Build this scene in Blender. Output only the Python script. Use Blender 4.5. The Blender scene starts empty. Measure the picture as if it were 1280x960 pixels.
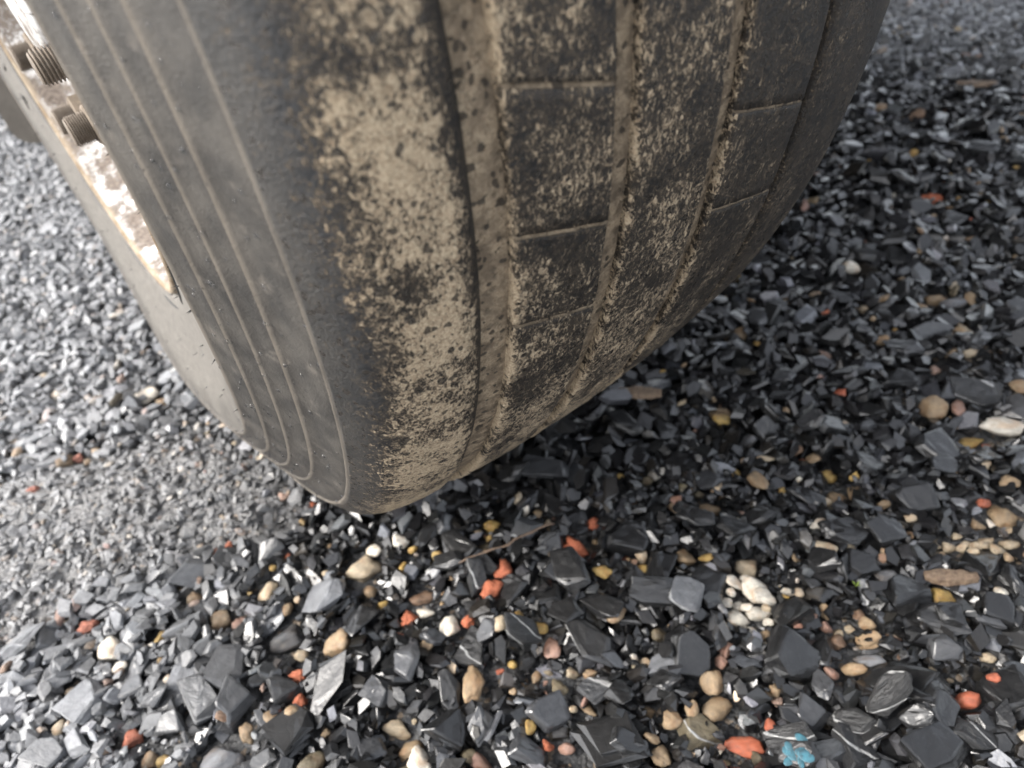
import bpy, bmesh, math, random
import numpy as np
from mathutils import Matrix, Vector, Euler, noise as mnoise

random.seed(7)
rng = np.random.default_rng(11)
scene = bpy.context.scene
col = scene.collection
R = math.radians

# ------------------------------------------------------------------ camera
cam_data = bpy.data.cameras.new("camera")
cam = bpy.data.objects.new("camera", cam_data)
col.objects.link(cam)
cam_data.sensor_width = 36.0
cam_data.lens = 24.967
cam_data.clip_start = 0.01
cam_data.clip_end = 500.0
CAM = np.array([-0.22535682, -0.68103366, 0.55337956])
ROW = np.array([[0.7808871, -0.6123379, -0.12352184],
                [-0.49781953, -0.49057556, -0.7152002],
                [0.37734739, 0.6199822, -0.68791789]])      # right, down, forward
m3 = Matrix((ROW[0], -ROW[1], -ROW[2])).transposed()
cam.matrix_world = Matrix.Translation(Vector(CAM)) @ m3.to_4x4()
cam_data.dof.use_dof = True
cam_data.dof.focus_distance = 0.37
cam_data.dof.aperture_fstop = 7.5
scene.camera = cam

# ------------------------------------------------------------------ world, sun, exposure
SUN_ELEV, SUN_AZ = R(46), R(160)          # azimuth counted from +X towards +Y
sun_vec = Vector((math.cos(SUN_ELEV) * math.cos(SUN_AZ), math.cos(SUN_ELEV) * math.sin(SUN_AZ), math.sin(SUN_ELEV)))
world = bpy.data.worlds.new("World")
scene.world = world
world.use_nodes = True
wn = world.node_tree.nodes
sky = wn.new("ShaderNodeTexSky")
sky.sky_type = 'NISHITA'
sky.sun_disc = False
sky.sun_elevation = SUN_ELEV
sky.sun_rotation = math.pi / 2 - SUN_AZ
sky.air_density = 1.0
sky.dust_density = 4.0
sky.ozone_density = 1.0
hazy = wn.new("ShaderNodeHueSaturation")          # thin cloud: a whiter sky all over
hazy.inputs["Saturation"].default_value = 0.30
world.node_tree.links.new(sky.outputs[0], hazy.inputs["Color"])
world.node_tree.links.new(hazy.outputs[0], wn["Background"].inputs[0])
wn["Background"].inputs[1].default_value = 0.14
sun_data = bpy.data.lights.new("sun", 'SUN')
sun_data.energy = 0.9
sun_data.angle = R(20)
sun_data.color = (1.0, 0.95, 0.88)
sun = bpy.data.objects.new("sun", sun_data)
col.objects.link(sun)
sun.rotation_euler = sun_vec.to_track_quat('Z', 'Y').to_euler()
scene.view_settings.view_transform = 'Standard'
scene.view_settings.look = 'None'
scene.view_settings.gamma = 1.0
scene.view_settings.exposure = 2.12
scene.render.engine = 'CYCLES'
scene.cycles.use_denoising = True
scene.cycles.max_bounces = 6


# ------------------------------------------------------------------ helpers
def tag(o, label=None, cat=None, group=None, kind=None):
    if label: o['label'] = label
    if cat: o['category'] = cat
    if group: o['group'] = group
    if kind: o['kind'] = kind
    return o


def link(name, mesh, mat=None, parent=None):
    o = bpy.data.objects.new(name, mesh)
    col.objects.link(o)
    if mat is not None and not mesh.materials:
        mesh.materials.append(mat)
    if parent is not None:
        o.parent = parent
    return o


def np_mesh(name, verts, faces, smooth=False):
    me = bpy.data.meshes.new(name)
    me.from_pydata([tuple(v) for v in verts], [], [tuple(f) for f in faces])
    me.update()
    if smooth:
        me.polygons.foreach_set("use_smooth", np.ones(len(me.polygons), bool))
    return me


def fast_mesh(name, V, F3):
    """a triangle mesh from numpy arrays"""
    me = bpy.data.meshes.new(name)
    me.vertices.add(len(V))
    me.vertices.foreach_set("co", np.asarray(V, np.float32).ravel())
    n = len(F3)
    me.loops.add(n * 3)
    me.loops.foreach_set("vertex_index", np.asarray(F3, np.int32).ravel())
    me.polygons.add(n)
    me.polygons.foreach_set("loop_start", np.arange(0, 3 * n, 3, dtype=np.int32))
    me.polygons.foreach_set("loop_total", np.full(n, 3, np.int32))
    me.polygons.foreach_set("use_smooth", np.zeros(n, bool))
    me.update(calc_edges=True)
    return me


class NT:
    """short-hand for building node trees"""
    def __init__(self, name):
        self.mat = bpy.data.materials.new(name)
        self.mat.use_nodes = True
        self.t = self.mat.node_tree
        self.n = self.t.nodes
        self.bsdf = self.n["Principled BSDF"]

    def new(self, kind, **kw):
        nd = self.n.new(kind)
        for k, v in kw.items():
            setattr(nd, k, v)
        return nd

    def put(self, sock, v):
        if isinstance(v, bpy.types.NodeSocket):
            self.t.links.new(v, sock)
        else:
            if isinstance(v, (tuple, list)) and len(v) == 3 and sock.type == 'RGBA':
                v = (*v, 1.0)
            sock.default_value = v

    def math(self, op, a, b=0.5, c=None, clamp=False):
        nd = self.new("ShaderNodeMath", operation=op, use_clamp=clamp)
        self.put(nd.inputs[0], a)
        self.put(nd.inputs[1], b)
        if c is not None: self.put(nd.inputs[2], c)
        return nd.outputs[0]

    def maprange(self, v, a, b, c=0.0, d=1.0, smooth=True):
        nd = self.new("ShaderNodeMapRange")
        nd.interpolation_type = 'SMOOTHSTEP' if smooth else 'LINEAR'
        for i, x in enumerate((v, a, b, c, d)):
            self.put(nd.inputs[i], x)
        return nd.outputs[0]

    def mix(self, f, a, b, blend='MIX'):
        nd = self.new("ShaderNodeMix", data_type='RGBA', blend_type=blend)
        self.put(nd.inputs[0], f)
        self.put(nd.inputs[6], a)
        self.put(nd.inputs[7], b)
        return nd.outputs[2]

    def noise(self, vec, scale, detail=4.0, rough=0.55, dist=0.0):
        nd = self.new("ShaderNodeTexNoise")
        if vec is not None: self.put(nd.inputs["Vector"], vec)
        self.put(nd.inputs["Scale"], scale)
        self.put(nd.inputs["Detail"], detail)
        self.put(nd.inputs["Roughness"], rough)
        self.put(nd.inputs["Distortion"], dist)
        return nd.outputs["Fac"]

    def voronoi(self, vec, scale, feature='F1', out="Distance", rand=1.0):
        nd = self.new("ShaderNodeTexVoronoi", feature=feature)
        if vec is not None: self.put(nd.inputs["Vector"], vec)
        self.put(nd.inputs["Scale"], scale)
        self.put(nd.inputs["Randomness"], rand)
        return nd.outputs[out]

    def mapping(self, vec, scale=(1, 1, 1), loc=(0, 0, 0), rot=(0, 0, 0)):
        nd = self.new("ShaderNodeMapping")
        self.put(nd.inputs[0], vec)
        nd.inputs["Location"].default_value = loc
        nd.inputs["Rotation"].default_value = rot
        nd.inputs["Scale"].default_value = scale
        return nd.outputs[0]

    def bump(self, h, strength=0.5, dist=0.001, normal=None):
        nd = self.new("ShaderNodeBump")
        self.put(nd.inputs["Strength"], strength)
        self.put(nd.inputs["Distance"], dist)
        self.put(nd.inputs["Height"], h)
        if normal is not None: self.put(nd.inputs["Normal"], normal)
        return nd.outputs[0]

    def coord(self, which="Object"):
        return self.new("ShaderNodeTexCoord").outputs[which]

    def sep(self, v):
        nd = self.new("ShaderNodeSeparateXYZ")
        self.put(nd.inputs[0], v)
        return nd.outputs

    def comb(self, x, y, z):
        nd = self.new("ShaderNodeCombineXYZ")
        for i, q in enumerate((x, y, z)):
            self.put(nd.inputs[i], q)
        return nd.outputs[0]

    def attr(self, name, out="Fac"):
        nd = self.new("ShaderNodeAttribute", attribute_name=name)
        return nd.outputs[out]

    def set(self, **kw):
        names = dict(color="Base Color", rough="Roughness", normal="Normal", metal="Metallic", spec="Specular IOR Level",
                     trans="Transmission Weight", ior="IOR", coat="Coat Weight", coat_rough="Coat Roughness", coat_normal="Coat Normal", coat_ior="Coat IOR")
        for k, v in kw.items():
            self.put(self.bsdf.inputs[names[k]], v)
        return self.mat


# ------------------------------------------------------------------ the wheel
HUB_Z = 0.482                       # axle height above the gravel
DOWN = 0.482


def squash(P):
    """the load on the tyre: flat at the ground, sidewalls bulging just above it"""
    P = np.array(P, float)
    y, z = P[:, 1], P[:, 2] - HUB_Z
    depth = -z
    k = 0.008
    nd = depth - k * np.log1p(np.exp(np.clip((depth - DOWN) / k, -50, 50)))
    r = np.hypot(y, z)
    ang = np.arctan2(y, -z)
    side = np.clip((np.abs(P[:, 0]) - 0.140) / 0.03, 0, 1)
    side = side * side * (3 - 2 * side)
    w = np.exp(-(ang / 0.45) ** 2) * np.clip((r - 0.28) / 0.1, 0, 1) * side
    P[:, 0] += np.sign(P[:, 0]) * 0.0119 * w
    P[:, 2] = HUB_Z - nd
    return P


def revolve(name, prof, thetas, closed=True, attrs=None, shear=0.0, xref=0.0, rfun=None, deform=True, smooth=True, mat_idx=None):
    """revolve (x, r) points round the axle; thetas in degrees, attrs {name: per-profile value}"""
    n, m = len(prof), len(thetas)
    prof = np.array(prof, float)
    th = np.radians(np.asarray(thetas, float))
    T = th[:, None] + np.radians(shear) * (prof[None, :, 0] - xref)
    Rr = np.repeat(prof[None, :, 1], m, 0)
    if rfun is not None:
        Rr = rfun(Rr, m, n)
    P = np.stack([np.repeat(prof[None, :, 0], m, 0), Rr * np.cos(T), HUB_Z + Rr * np.sin(T)], 2).reshape(-1, 3)
    if deform:
        P = squash(P)
    i = np.arange(m if closed else m - 1)
    j = np.arange(n - 1)
    I, J = np.meshgrid(i, j, indexing='ij')
    I2 = (I + 1) % m
    a, b, c, d = I * n + J, I2 * n + J, I2 * n + J + 1, I * n + J + 1
    Q = np.stack([a, b, c, d], 2).reshape(-1, 4)
    me = bpy.data.meshes.new(name)
    me.vertices.add(len(P))
    me.vertices.foreach_set("co", P.astype(np.float32).ravel())
    q = len(Q)
    me.loops.add(q * 4)
    me.loops.foreach_set("vertex_index", Q.astype(np.int32).ravel())
    me.polygons.add(q)
    me.polygons.foreach_set("loop_start", np.arange(0, 4 * q, 4, dtype=np.int32))
    me.polygons.foreach_set("loop_total", np.full(q, 4, np.int32))
    me.polygons.foreach_set("use_smooth", np.full(q, smooth, bool))
    for an, av in (attrs or {}).items():
        av = np.asarray(av, np.float32)
        if av.ndim == 1:
            av = np.repeat(av[None, :], m, 0)
        at = me.attributes.new(an, 'FLOAT', 'POINT')
        at.data.foreach_set("value", av.astype(np.float32).ravel())
    me.update(calc_edges=True)
    return me


def crown(x):
    return 0.5 - 0.511 * x * x


def rubber_material():
    n = NT("muddy_rubber")
    oc = n.coord("Object")
    s = n.sep(oc)
    x, y, z = s[0], s[1], n.math('SUBTRACT', s[2], HUB_Z)
    rad = n.math('SQRT', n.math('ADD', n.math('MULTIPLY', y, y), n.math('MULTIPLY', z, z)))
    cav, ridge = n.attr("cavity"), n.attr("ridge")
    fine = n.noise(oc, 900, 3)
    mid = n.noise(oc, 170, 6, 0.62)
    low = n.noise(oc, 26, 3)
    big_ = n.noise(oc, 60, 7, 0.7, 0.8)
    # bare rubber under a thin brown film
    film = n.mix(n.maprange(big_, 0.38, 0.68, 0.0, 0.85), (0.008, 0.0077, 0.0075), (0.030, 0.0235, 0.0175))
    grey = n.mix(n.maprange(mid, 0.3, 0.7), (0.0095, 0.011, 0.0135), (0.026, 0.026, 0.026))
    base = n.mix(n.maprange(x, -0.146, -0.160), film, grey)
    base = n.mix(n.math('MULTIPLY', n.maprange(x, -0.160, -0.1705), 0.85), base, n.mix(n.maprange(low, 0.3, 0.7), (0.021, 0.0205, 0.0195), (0.042, 0.039, 0.035)))
    # dust film on the sidewall
    side = n.maprange(x, -0.1722, -0.1730, 0, 1)
    streak = n.noise(n.mapping(oc, (1, 0.35, 0.35)), 120, 5)
    dust = n.mix(n.maprange(streak, 0.3, 0.72), (0.021, 0.0197, 0.018), (0.056, 0.051, 0.0445))
    bead = n.math('MULTIPLY', n.maprange(rad, 0.386, 0.383, 0, 1), n.maprange(n.math('ADD', rad, n.math('MULTIPLY', n.math('SUBTRACT', low, 0.5), 0.05)), 0.385, 0.345, 0.35, 1.0))
    dust = n.mix(bead, dust, n.mix(n.maprange(mid, 0.3, 0.7), (0.088, 0.081, 0.072), (0.150, 0.140, 0.124)))
    base = n.mix(side, base, dust)
    blot = n.math('MULTIPLY', n.maprange(n.noise(oc, 60, 4), 0.60, 0.72), 0.6)
    base = n.mix(n.math('MULTIPLY', blot, side), base, (0.10, 0.088, 0.075))
    # mud: how much of it by place across the tread
    ramp = n.new("ShaderNodeValToRGB")
    n.put(ramp.inputs[0], n.math('DIVIDE', n.math('ADD', x, 0.2), 0.4))
    stops = [(-0.200, 0.0), (-0.170, 0.0), (-0.163, 0.20), (-0.154, 0.44), (-0.142, 0.58), (-0.122, 0.58), (-0.1155, 0.36), (-0.1125, 0.05), (-0.099, 0.05),
             (-0.0968, 0.66), (-0.0945, 0.42), (-0.087, 0.34), (-0.050, 0.36), (-0.0385, 0.60), (-0.036, 0.38), (0.010, 0.34), (0.0205, 0.52), (0.0235, 0.27), (0.075, 0.24), (0.2, 0.22)]
    el = ramp.color_ramp.elements
    while len(el) < len(stops):
        el.new(0.5)
    for e, (px, v) in zip(el, stops):
        e.position = (px + 0.2) / 0.4
        e.color = (v, v, v, 1)
    dens = n.sep(ramp.outputs[0])[0]
    dens = n.math('ADD', dens, n.maprange(s[2], 0.42, 0.10, 0.0, 0.20))
    dens = n.math('MULTIPLY', dens, n.maprange(n.noise(oc, 34, 3), 0.28, 0.66, 0.62, 1.30))
    warp = n.noise(n.mapping(oc, (1.35, 1.0, 0.8), rot=(0, R(28), 0)), 430, 9, 0.74, 0.9)
    big = n.noise(oc, 120, 6, 0.66, 1.6)
    nn = n.math('ADD', n.math('MULTIPLY', warp, 0.70), n.math('MULTIPLY', big, 0.30))
    nn = n.maprange(nn, 0.35, 0.65, 0, 1, False)
    thr = n.math('SUBTRACT', 1.0, dens)
    mud = n.maprange(n.math('SUBTRACT', nn, thr), -0.10, 0.12, 0, 1)
    notside = n.math('SUBTRACT', 1.0, side)
    wetmud = n.math('MULTIPLY', n.maprange(n.math('SUBTRACT', nn, n.math('SUBTRACT', thr, 0.20)), -0.14, 0.14, 0, 1), notside)
    base = n.mix(n.math('MULTIPLY', wetmud, 0.85), base, n.mix(n.maprange(mid, 0.3, 0.7), (0.030, 0.0225, 0.0155), (0.088, 0.066, 0.044)))
    mud = n.math('MULTIPLY', mud, notside)
    # fine flecks of dried splash on the bare rubber
    fleck = n.maprange(n.noise(oc, 1300, 5, 0.7), 0.60, 0.70)
    fleck = n.math('MULTIPLY', n.math('MULTIPLY', fleck, n.maprange(n.noise(oc, 150, 3), 0.40, 0.62)), notside)
    mud = n.math('MAXIMUM', mud, n.math('MULTIPLY', fleck, n.maprange(x, 0.02, 0.10, 0.62, 0.45)))
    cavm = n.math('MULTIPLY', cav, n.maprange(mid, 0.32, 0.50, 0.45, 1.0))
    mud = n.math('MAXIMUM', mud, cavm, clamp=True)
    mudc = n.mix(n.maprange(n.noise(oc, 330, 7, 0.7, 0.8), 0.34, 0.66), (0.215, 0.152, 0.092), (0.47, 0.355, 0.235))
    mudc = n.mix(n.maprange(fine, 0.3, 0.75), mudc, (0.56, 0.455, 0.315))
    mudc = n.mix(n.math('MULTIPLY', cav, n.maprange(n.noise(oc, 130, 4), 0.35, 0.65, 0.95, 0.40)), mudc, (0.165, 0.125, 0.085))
    fade = n.maprange(x, -0.01, 0.10, 1.0, 0.30)
    mudc = n.mix(fade, n.mix(0.6, mudc, (0.10, 0.075, 0.052)), mudc)
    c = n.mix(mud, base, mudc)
    c = n.mix(n.math('MULTIPLY', ridge, 0.42), c, (0.165, 0.140, 0.112))
    # dark wet spots where drops fell
    def spots(scale, lo, hi, keep):
        vo = n.new("ShaderNodeTexVoronoi", feature='F1')
        n.put(vo.inputs["Vector"], n.mix(0.006, oc, n.new_color_noise(oc, 160)))
        n.put(vo.inputs["Scale"], scale)
        pick = n.sep(vo.outputs["Color"])
        size = n.math('MULTIPLY', n.maprange(pick[0], keep, 1.0, 0.0, 1.0, False), hi)
        on = n.math('GREATER_THAN', pick[0], keep)
        e = n.math('SUBTRACT', n.math('ADD', size, lo), vo.outputs["Distance"])
        return n.math('MULTIPLY', n.maprange(e, 0.0, 0.06, 0, 1), on)
    w1 = spots(110, 0.10, 0.24, 0.30)
    w2 = spots(210, 0.14, 0.30, 0.45)
    wet = n.math('MAXIMUM', w1, w2)
    wet = n.math('MULTIPLY', wet, notside)
    c = n.mix(n.math('MULTIPLY', wet, 0.80), c, n.mix(0.75, c, (0.02, 0.017, 0.014), 'MULTIPLY'))
    c = n.mix(n.math('MULTIPLY', wet, 0.55), c, (0.035, 0.029, 0.023))
    # black specks thrown on the sidewall and shoulder
    sp = n.voronoi(n.mapping(oc, (1, 1, 0.55)), 330)
    spm = n.math('MULTIPLY', n.maprange(sp, 0.20, 0.13), n.maprange(n.noise(oc, 75, 2), 0.50, 0.62))
    spm = n.math('MULTIPLY', spm, n.maprange(x, -0.135, -0.155))
    spm = n.math('MULTIPLY', spm, n.maprange(rad, 0.385, 0.40))
    c = n.mix(n.math('MULTIPLY', spm, 0.8), c, (0.018, 0.018, 0.018))
    rough = n.math('SUBTRACT', n.maprange(mud, 0, 1, 0.50, 0.80, False), n.math('MULTIPLY', wet, 0.30))
    rough = n.math('ADD', rough, n.math('MULTIPLY', side, 0.02))
    h = n.math('ADD', n.math('MULTIPLY', mud, n.math('ADD', 0.6, n.math('MULTIPLY', warp, 0.9))), n.math('MULTIPLY', fine, 0.25))
    h = n.math('ADD', h, n.math('MULTIPLY', mid, 0.25))
    h = n.math('ADD', h, n.math('MULTIPLY', n.math('MULTIPLY', n.noise(oc, 520, 5, 0.7), notside), 0.7))
    b = n.bump(h, 0.9, 0.0016)
    return n.set(color=c, rough=rough, normal=b, spec=0.4)


def _cn(self, vec, scale):
    nd = self.new("ShaderNodeTexNoise")
    self.put(nd.inputs["Vector"], vec)
    self.put(nd.inputs["Scale"], scale)
    return nd.outputs["Color"]


NT.new_color_noise = _cn

rubber = rubber_material()


def plain(name, color, rough=0.6, metal=0.0, scale=80, amount=0.5, other=None, bump=0.3, dist=0.0008):
    n = NT(name)
    oc = n.coord("Object")
    f = n.noise(oc, scale, 6, 0.62)
    c = n.mix(n.math('MULTIPLY', n.maprange(f, 0.3, 0.7), amount), color, other or tuple(v * 0.5 for v in color))
    return n.set(color=c, rough=rough, metal=metal, normal=n.bump(f, bump, dist))


wheel = bpy.data.objects.new("truck_wheel", None)
col.objects.link(wheel)
tag(wheel, "large mud-caked truck tyre and rusty white rim standing on wet slate gravel", "truck wheel")

# --- casing: sidewalls, bead and the floors of the grooves
S = [(-0.1500, 0.2640), (-0.1760, 0.2660), (-0.1835, 0.2690), (-0.1868, 0.2735), (-0.1885, 0.2850), (-0.1915, 0.310), (-0.1945, 0.3400), (-0.1968, 0.3620),
     (-0.1982, 0.3800), (-0.1990, 0.3838), (-0.2002, 0.3848), (-0.1986, 0.3866), (-0.1958, 0.3950), (-0.1936, 0.4022), (-0.1930, 0.4031), (-0.1944, 0.4042), (-0.1926, 0.4058),
     (-0.1900, 0.4120), (-0.1874, 0.4182), (-0.1868, 0.4191), (-0.1882, 0.4200), (-0.1866, 0.4216), (-0.1836, 0.4290), (-0.1812, 0.4350), (-0.1806, 0.4359), (-0.1822, 0.4368),
     (-0.1802, 0.4386), (-0.1772, 0.4480), (-0.1738, 0.4590), (-0.1722, 0.4622)]
ridge = [0.0] * len(S)
for k in (10, 15, 20, 25):
    ridge[k] = 1.0
    ridge[k + 1] = 0.15
inner = [(-0.1700, 0.4650), (-0.1560, 0.4780), (-0.1400, 0.4840), (-0.1200, 0.4870)]
floor_x = np.linspace(-0.112, 0.112, 41)
floor_pts = [(float(x), crown(float(x)) - 0.0052) for x in floor_x]
prof = S + inner + floor_pts + [(-x, r) for x, r in reversed(inner)] + [(-x, r) for x, r in reversed(S)]
rid = ridge + [0.0] * (len(inner) * 2 + len(floor_pts)) + ridge[::-1]
cav = [0.0] * len(S) + [0.0] * 3 + [1.0] + [1.0] * len(floor_pts) + [1.0] + [0.0] * 3 + [0.0] * len(S)
thetas = np.arange(0, 360, 0.75)
# mud lies unevenly in the grooves
nn = rng.normal(0, 1, (len(thetas), len(prof)))
for _ in range(2):
    nn = (nn + np.roll(nn, 1, 0) + np.roll(nn, -1, 0)) / 3
fl = np.array([1.0 if (abs(p[0]) <= 0.113 and p[1] > 0.45) else 0.0 for p in prof])
me = revolve("tyre", prof, thetas, attrs={"ridge": rid, "cavity": cav}, rfun=lambda Rr, m, n_: Rr + nn * 0.0007 * fl[None, :])
tyre = link("tyre", me, rubber, wheel)


# --- tread ribs, sipes cut where the photograph shows them
def rib_profile(x0, x1, rd=0.0016, n=9, rd0=None):
    f = lambda x: crown(x)
    rd0 = rd0 or rd
    p = [(x0 + 0.0006, f(x0) - 0.0075), (x0 + 0.0002, f(x0) - 0.0035), (x0, f(x0) - rd0), (x0 + rd0 * 0.35, f(x0) - rd0 * 0.35), (x0 + rd0 * 1.2, f(x0 + rd0) - 0.0001)]
    p += [(x, f(x)) for x in np.linspace(x0 + 2.2 * rd0, x1 - 2.2 * rd, n)]
    p += [(x1 - rd * 1.2, f(x1 - rd) - 0.0001), (x1 - rd * 0.35, f(x1) - rd * 0.35), (x1, f(x1) - rd), (x1 - 0.0002, f(x1) - 0.0035), (x1 - 0.0006, f(x1) - 0.0075)]
    return [(float(a), float(b)) for a, b in p]


def sipe_angles(seed, known):
    r = random.Random(seed)
    a = sorted(known)
    n0 = len(a)
    while a[-1] < a[0] + 360 - 8.5:
        a.append(a[-1] + r.choice((5.8, 6.3, 6.8)))
    # worn away where the tread is seen above the contact patch
    return a[:n0] + [v for v in a[n0:] if v > -112 and v < a[0] + 346]


def make_rib(name, prof, sipes=(), shear=0.0, xref=0.0, hw=0.085, depth=0.0009):
    base = np.arange(-180, 180, 0.5)
    extra, cols = [], []
    for sgl in sipes:
        sgl = (sgl + 180) % 360 - 180
        base = base[np.abs(base - sgl) > hw * 2.4]
        extra += [sgl - hw * 1.6, sgl - hw, sgl + hw, sgl + hw * 1.6]
        cols += [sgl - hw, sgl + hw]
    th = np.sort(np.concatenate([base, extra])) if extra else base
    cut = np.array([1.0 if any(abs(t - c) < 1e-6 for c in cols) else 0.0 for t in th])
    pr = np.array(prof)
    top = (pr[:, 1] > np.array([crown(x) for x in pr[:, 0]]) - 0.0032).astype(float)
    wob = rng.normal(0, 1, (len(th), len(prof)))
    for _ in range(3):
        wob = (wob + np.roll(wob, 1, 0) + np.roll(wob, -1, 0)) / 3
    def rf(Rr, m, n):
        return Rr - depth * cut[:, None] * top[None, :] + wob * 0.0005
    cavity = cut[:, None] * top[None, :] * 0.95
    me = revolve(name, prof, th, attrs={"cavity": cavity, "ridge": np.zeros(len(prof))}, shear=shear, xref=xref, rfun=rf)
    return link(name, me, rubber, tyre)


left_sh = [(-0.1690, 0.4560), (-0.1716, 0.4612), (-0.1733, 0.4623), (-0.1737, 0.4632), (-0.1724, 0.4652), (-0.1680, 0.4722), (-0.1618, 0.4802), (-0.1560, 0.4842), (-0.1500, 0.4868),
           (-0.1420, 0.4890), (-0.1340, 0.4908), (-0.1270, 0.4918), (-0.1220, 0.4924), (-0.1175, 0.4926), (-0.1140, 0.4918), (-0.1110, 0.4898), (-0.1090, 0.4868), (-0.1080, 0.4830)]
rid_l = [0.0] * len(left_sh)
rid_l[2] = rid_l[3] = 0.9
wob = rng.normal(0, 1, (720, len(left_sh)))
for _ in range(4):
    wob = (wob + np.roll(wob, 1, 0) + np.roll(wob, -1, 0)) / 3
link("tread_rib", revolve("tread_rib", left_sh, np.arange(-180, 180, 0.5), attrs={"ridge": rid_l, "cavity": np.zeros(len(left_sh))}, rfun=lambda a, m, n_: a + wob * 0.0004), rubber, tyre)
make_rib("tread_rib", rib_profile(-0.0968, -0.0500), sipe_angles(1, (-176.6, -169.8, -164.0)), 34.0, -0.048)
make_rib("tread_rib", rib_profile(-0.0385, 0.0098), ())
make_rib("tread_rib", rib_profile(0.0205, 0.0790), sipe_angles(2, (-172.4, -166.4)), 34.0, 0.022, hw=0.06, depth=0.0007)
right_sh = [(-x, r) for x, r in reversed(left_sh)]
right_sh = [(0.0865, 0.4890), (0.0868, 0.4935), (0.0880, 0.4952), (0.0950, 0.4953), (0.1080, 0.4940)] + right_sh[5:]
link("tread_rib", revolve("tread_rib", right_sh, np.arange(-180, 180, 0.75), attrs={"ridge": np.zeros(len(right_sh)), "cavity": np.zeros(len(right_sh))}), rubber, tyre)

# --- rubber hairs left by the mould vents, and the dark line moulded by the bead
dark_rubber = plain("dark_rubber", (0.02, 0.02, 0.02), 0.6)
hv = [(0, 0.0006 * math.cos(a), 0.0006 * math.sin(a)) for a in (0.5, 2.6, 4.7)] + [(-0.0095, 0.0012, -0.0006)]
hair_me = np_mesh("rubber_hair", hv, [(0, 1, 3), (1, 2, 3), (2, 0, 3)])
hair_me.materials.append(dark_rubber)


def ring_point(x, r, deg):
    return squash([(x, r * math.cos(R(deg)), HUB_Z + r * math.sin(R(deg)))])[0]


rr = random.Random(5)
for rad_, xx, step in ((0.2700, -0.1850, 9.0), (0.318, -0.1915, 12.0), (0.352, -0.1955, 12.0), (0.3838, -0.199, 14.0)):
    a = rr.uniform(0, 5)
    while a < 360:
        o = link("rubber_hair", hair_me, None, tyre)
        o.location = ring_point(xx, rad_, a)
        o.rotation_euler = (rr.uniform(0, 6.28), rr.uniform(-0.5, 0.5), rr.uniform(-0.5, 0.5))
        sc_ = rr.uniform(0.3, 0.6)
        o.scale = (sc_, 1, 1)
        a += step * rr.uniform(0.6, 1.4)


def tube_arc(x, r, a0, a1, t, n=24):
    V, F = [], []
    for i in range(n + 1):
        a = a0 + (a1 - a0) * i / n
        tt = t * min(1, 4 * min(i, n - i) / n + 0.15)
        for dx, dr in ((-tt, 0), (0, tt), (tt, 0), (0, -tt)):
            V.append(ring_point(x + dx, r + dr, a))
    for i in range(n):
        for k in range(4):
            F.append((i * 4 + k, i * 4 + (k + 1) % 4, i * 4 + 4 + (k + 1) % 4, i * 4 + 4 + k))
    F += [(0, 1, 2, 3), (n * 4 + 3, n * 4 + 2, n * 4 + 1, n * 4)]
    return np_mesh("bead_line", V, F)


a = -176.0
while a < 180:
    ln = rr.choice((14, 17, 20))
    link("bead_line", tube_arc(-0.1879, 0.2800, a, a + ln, 0.0011), dark_rubber, tyre)
    a += ln + rr.uniform(6, 14)

# moulded strokes of worn lettering near the bead: short raised bars
bar = np_mesh("moulded_mark", [(sx * 0.0008, sy * 0.0009, sz * 0.5) for sx in (-1, 1) for sy in (-1, 1) for sz in (-1, 1)],
              [(0, 1, 3, 2), (4, 6, 7, 5), (0, 4, 5, 1), (2, 3, 7, 6), (0, 2, 6, 4), (1, 5, 7, 3)])
bar.materials.append(dark_rubber)
for a, ln, tilt in ((-12, .016, .3), (-14.2, .016, -.4), (-15.4, .014, .5), (-18, .016, .1), (-20.4, .015, .9), (-21.4, .015, -.2), (-23.6, .016, .4), (-26, .014, .0), (-31.5, .022, .7), (-32.6, .02, -.5)):
    o = link("moulded_mark", bar, None, tyre)
    o.location = ring_point(-0.1940, 0.332, a)
    o.rotation_euler = (R(a) - math.pi / 2 + tilt, 0, 0)
    o.scale = (1, 1, ln)

# --- rim
n = NT("rusty_white_paint")
oc = n.coord("Object")
s_ = n.sep(oc)
zz = n.math('SUBTRACT', s_[2], HUB_Z)
rad_ = n.math('SQRT', n.math('ADD', n.math('MULTIPLY', s_[1], s_[1]), n.math('MULTIPLY', zz, zz)))
f1 = n.noise(oc, 42, 8, 0.68)
f2 = n.noise(oc, 300, 4, 0.6)
edge = n.math('MAXIMUM', n.maprange(rad_, 0.222, 0.245, 0, 0.22, False), n.maprange(rad_, 0.165, 0.125, 0, 0.12, False))
rust = n.maprange(n.math('ADD', n.math('ADD', f1, n.math('MULTIPLY', n.math('SUBTRACT', f2, 0.5), 0.30)), edge), 0.56, 0.77)
rc = n.mix(n.maprange(f2, 0.3, 0.7), (0.070, 0.054, 0.043), (0.165, 0.135, 0.112))
lip = n.maprange(rad_, 0.2592, 0.2606)
rc = n.mix(lip, rc, n.mix(n.maprange(f1, 0.35, 0.65), (0.13, 0.088, 0.050), (0.24, 0.195, 0.140)))
rust = n.math('MAXIMUM', rust, lip)
c = n.mix(rust, n.mix(n.maprange(n.noise(oc, 25, 3), 0.4, 0.7), (0.56, 0.555, 0.545), (0.34, 0.325, 0.30)), rc)
white_rust = n.set(color=c, rough=n.maprange(rust, 0, 1, 0.38, 0.85, False), normal=n.bump(n.math('ADD', rust, n.math('MULTIPLY', f2, 0.6)), 0.5, 0.0006))
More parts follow.
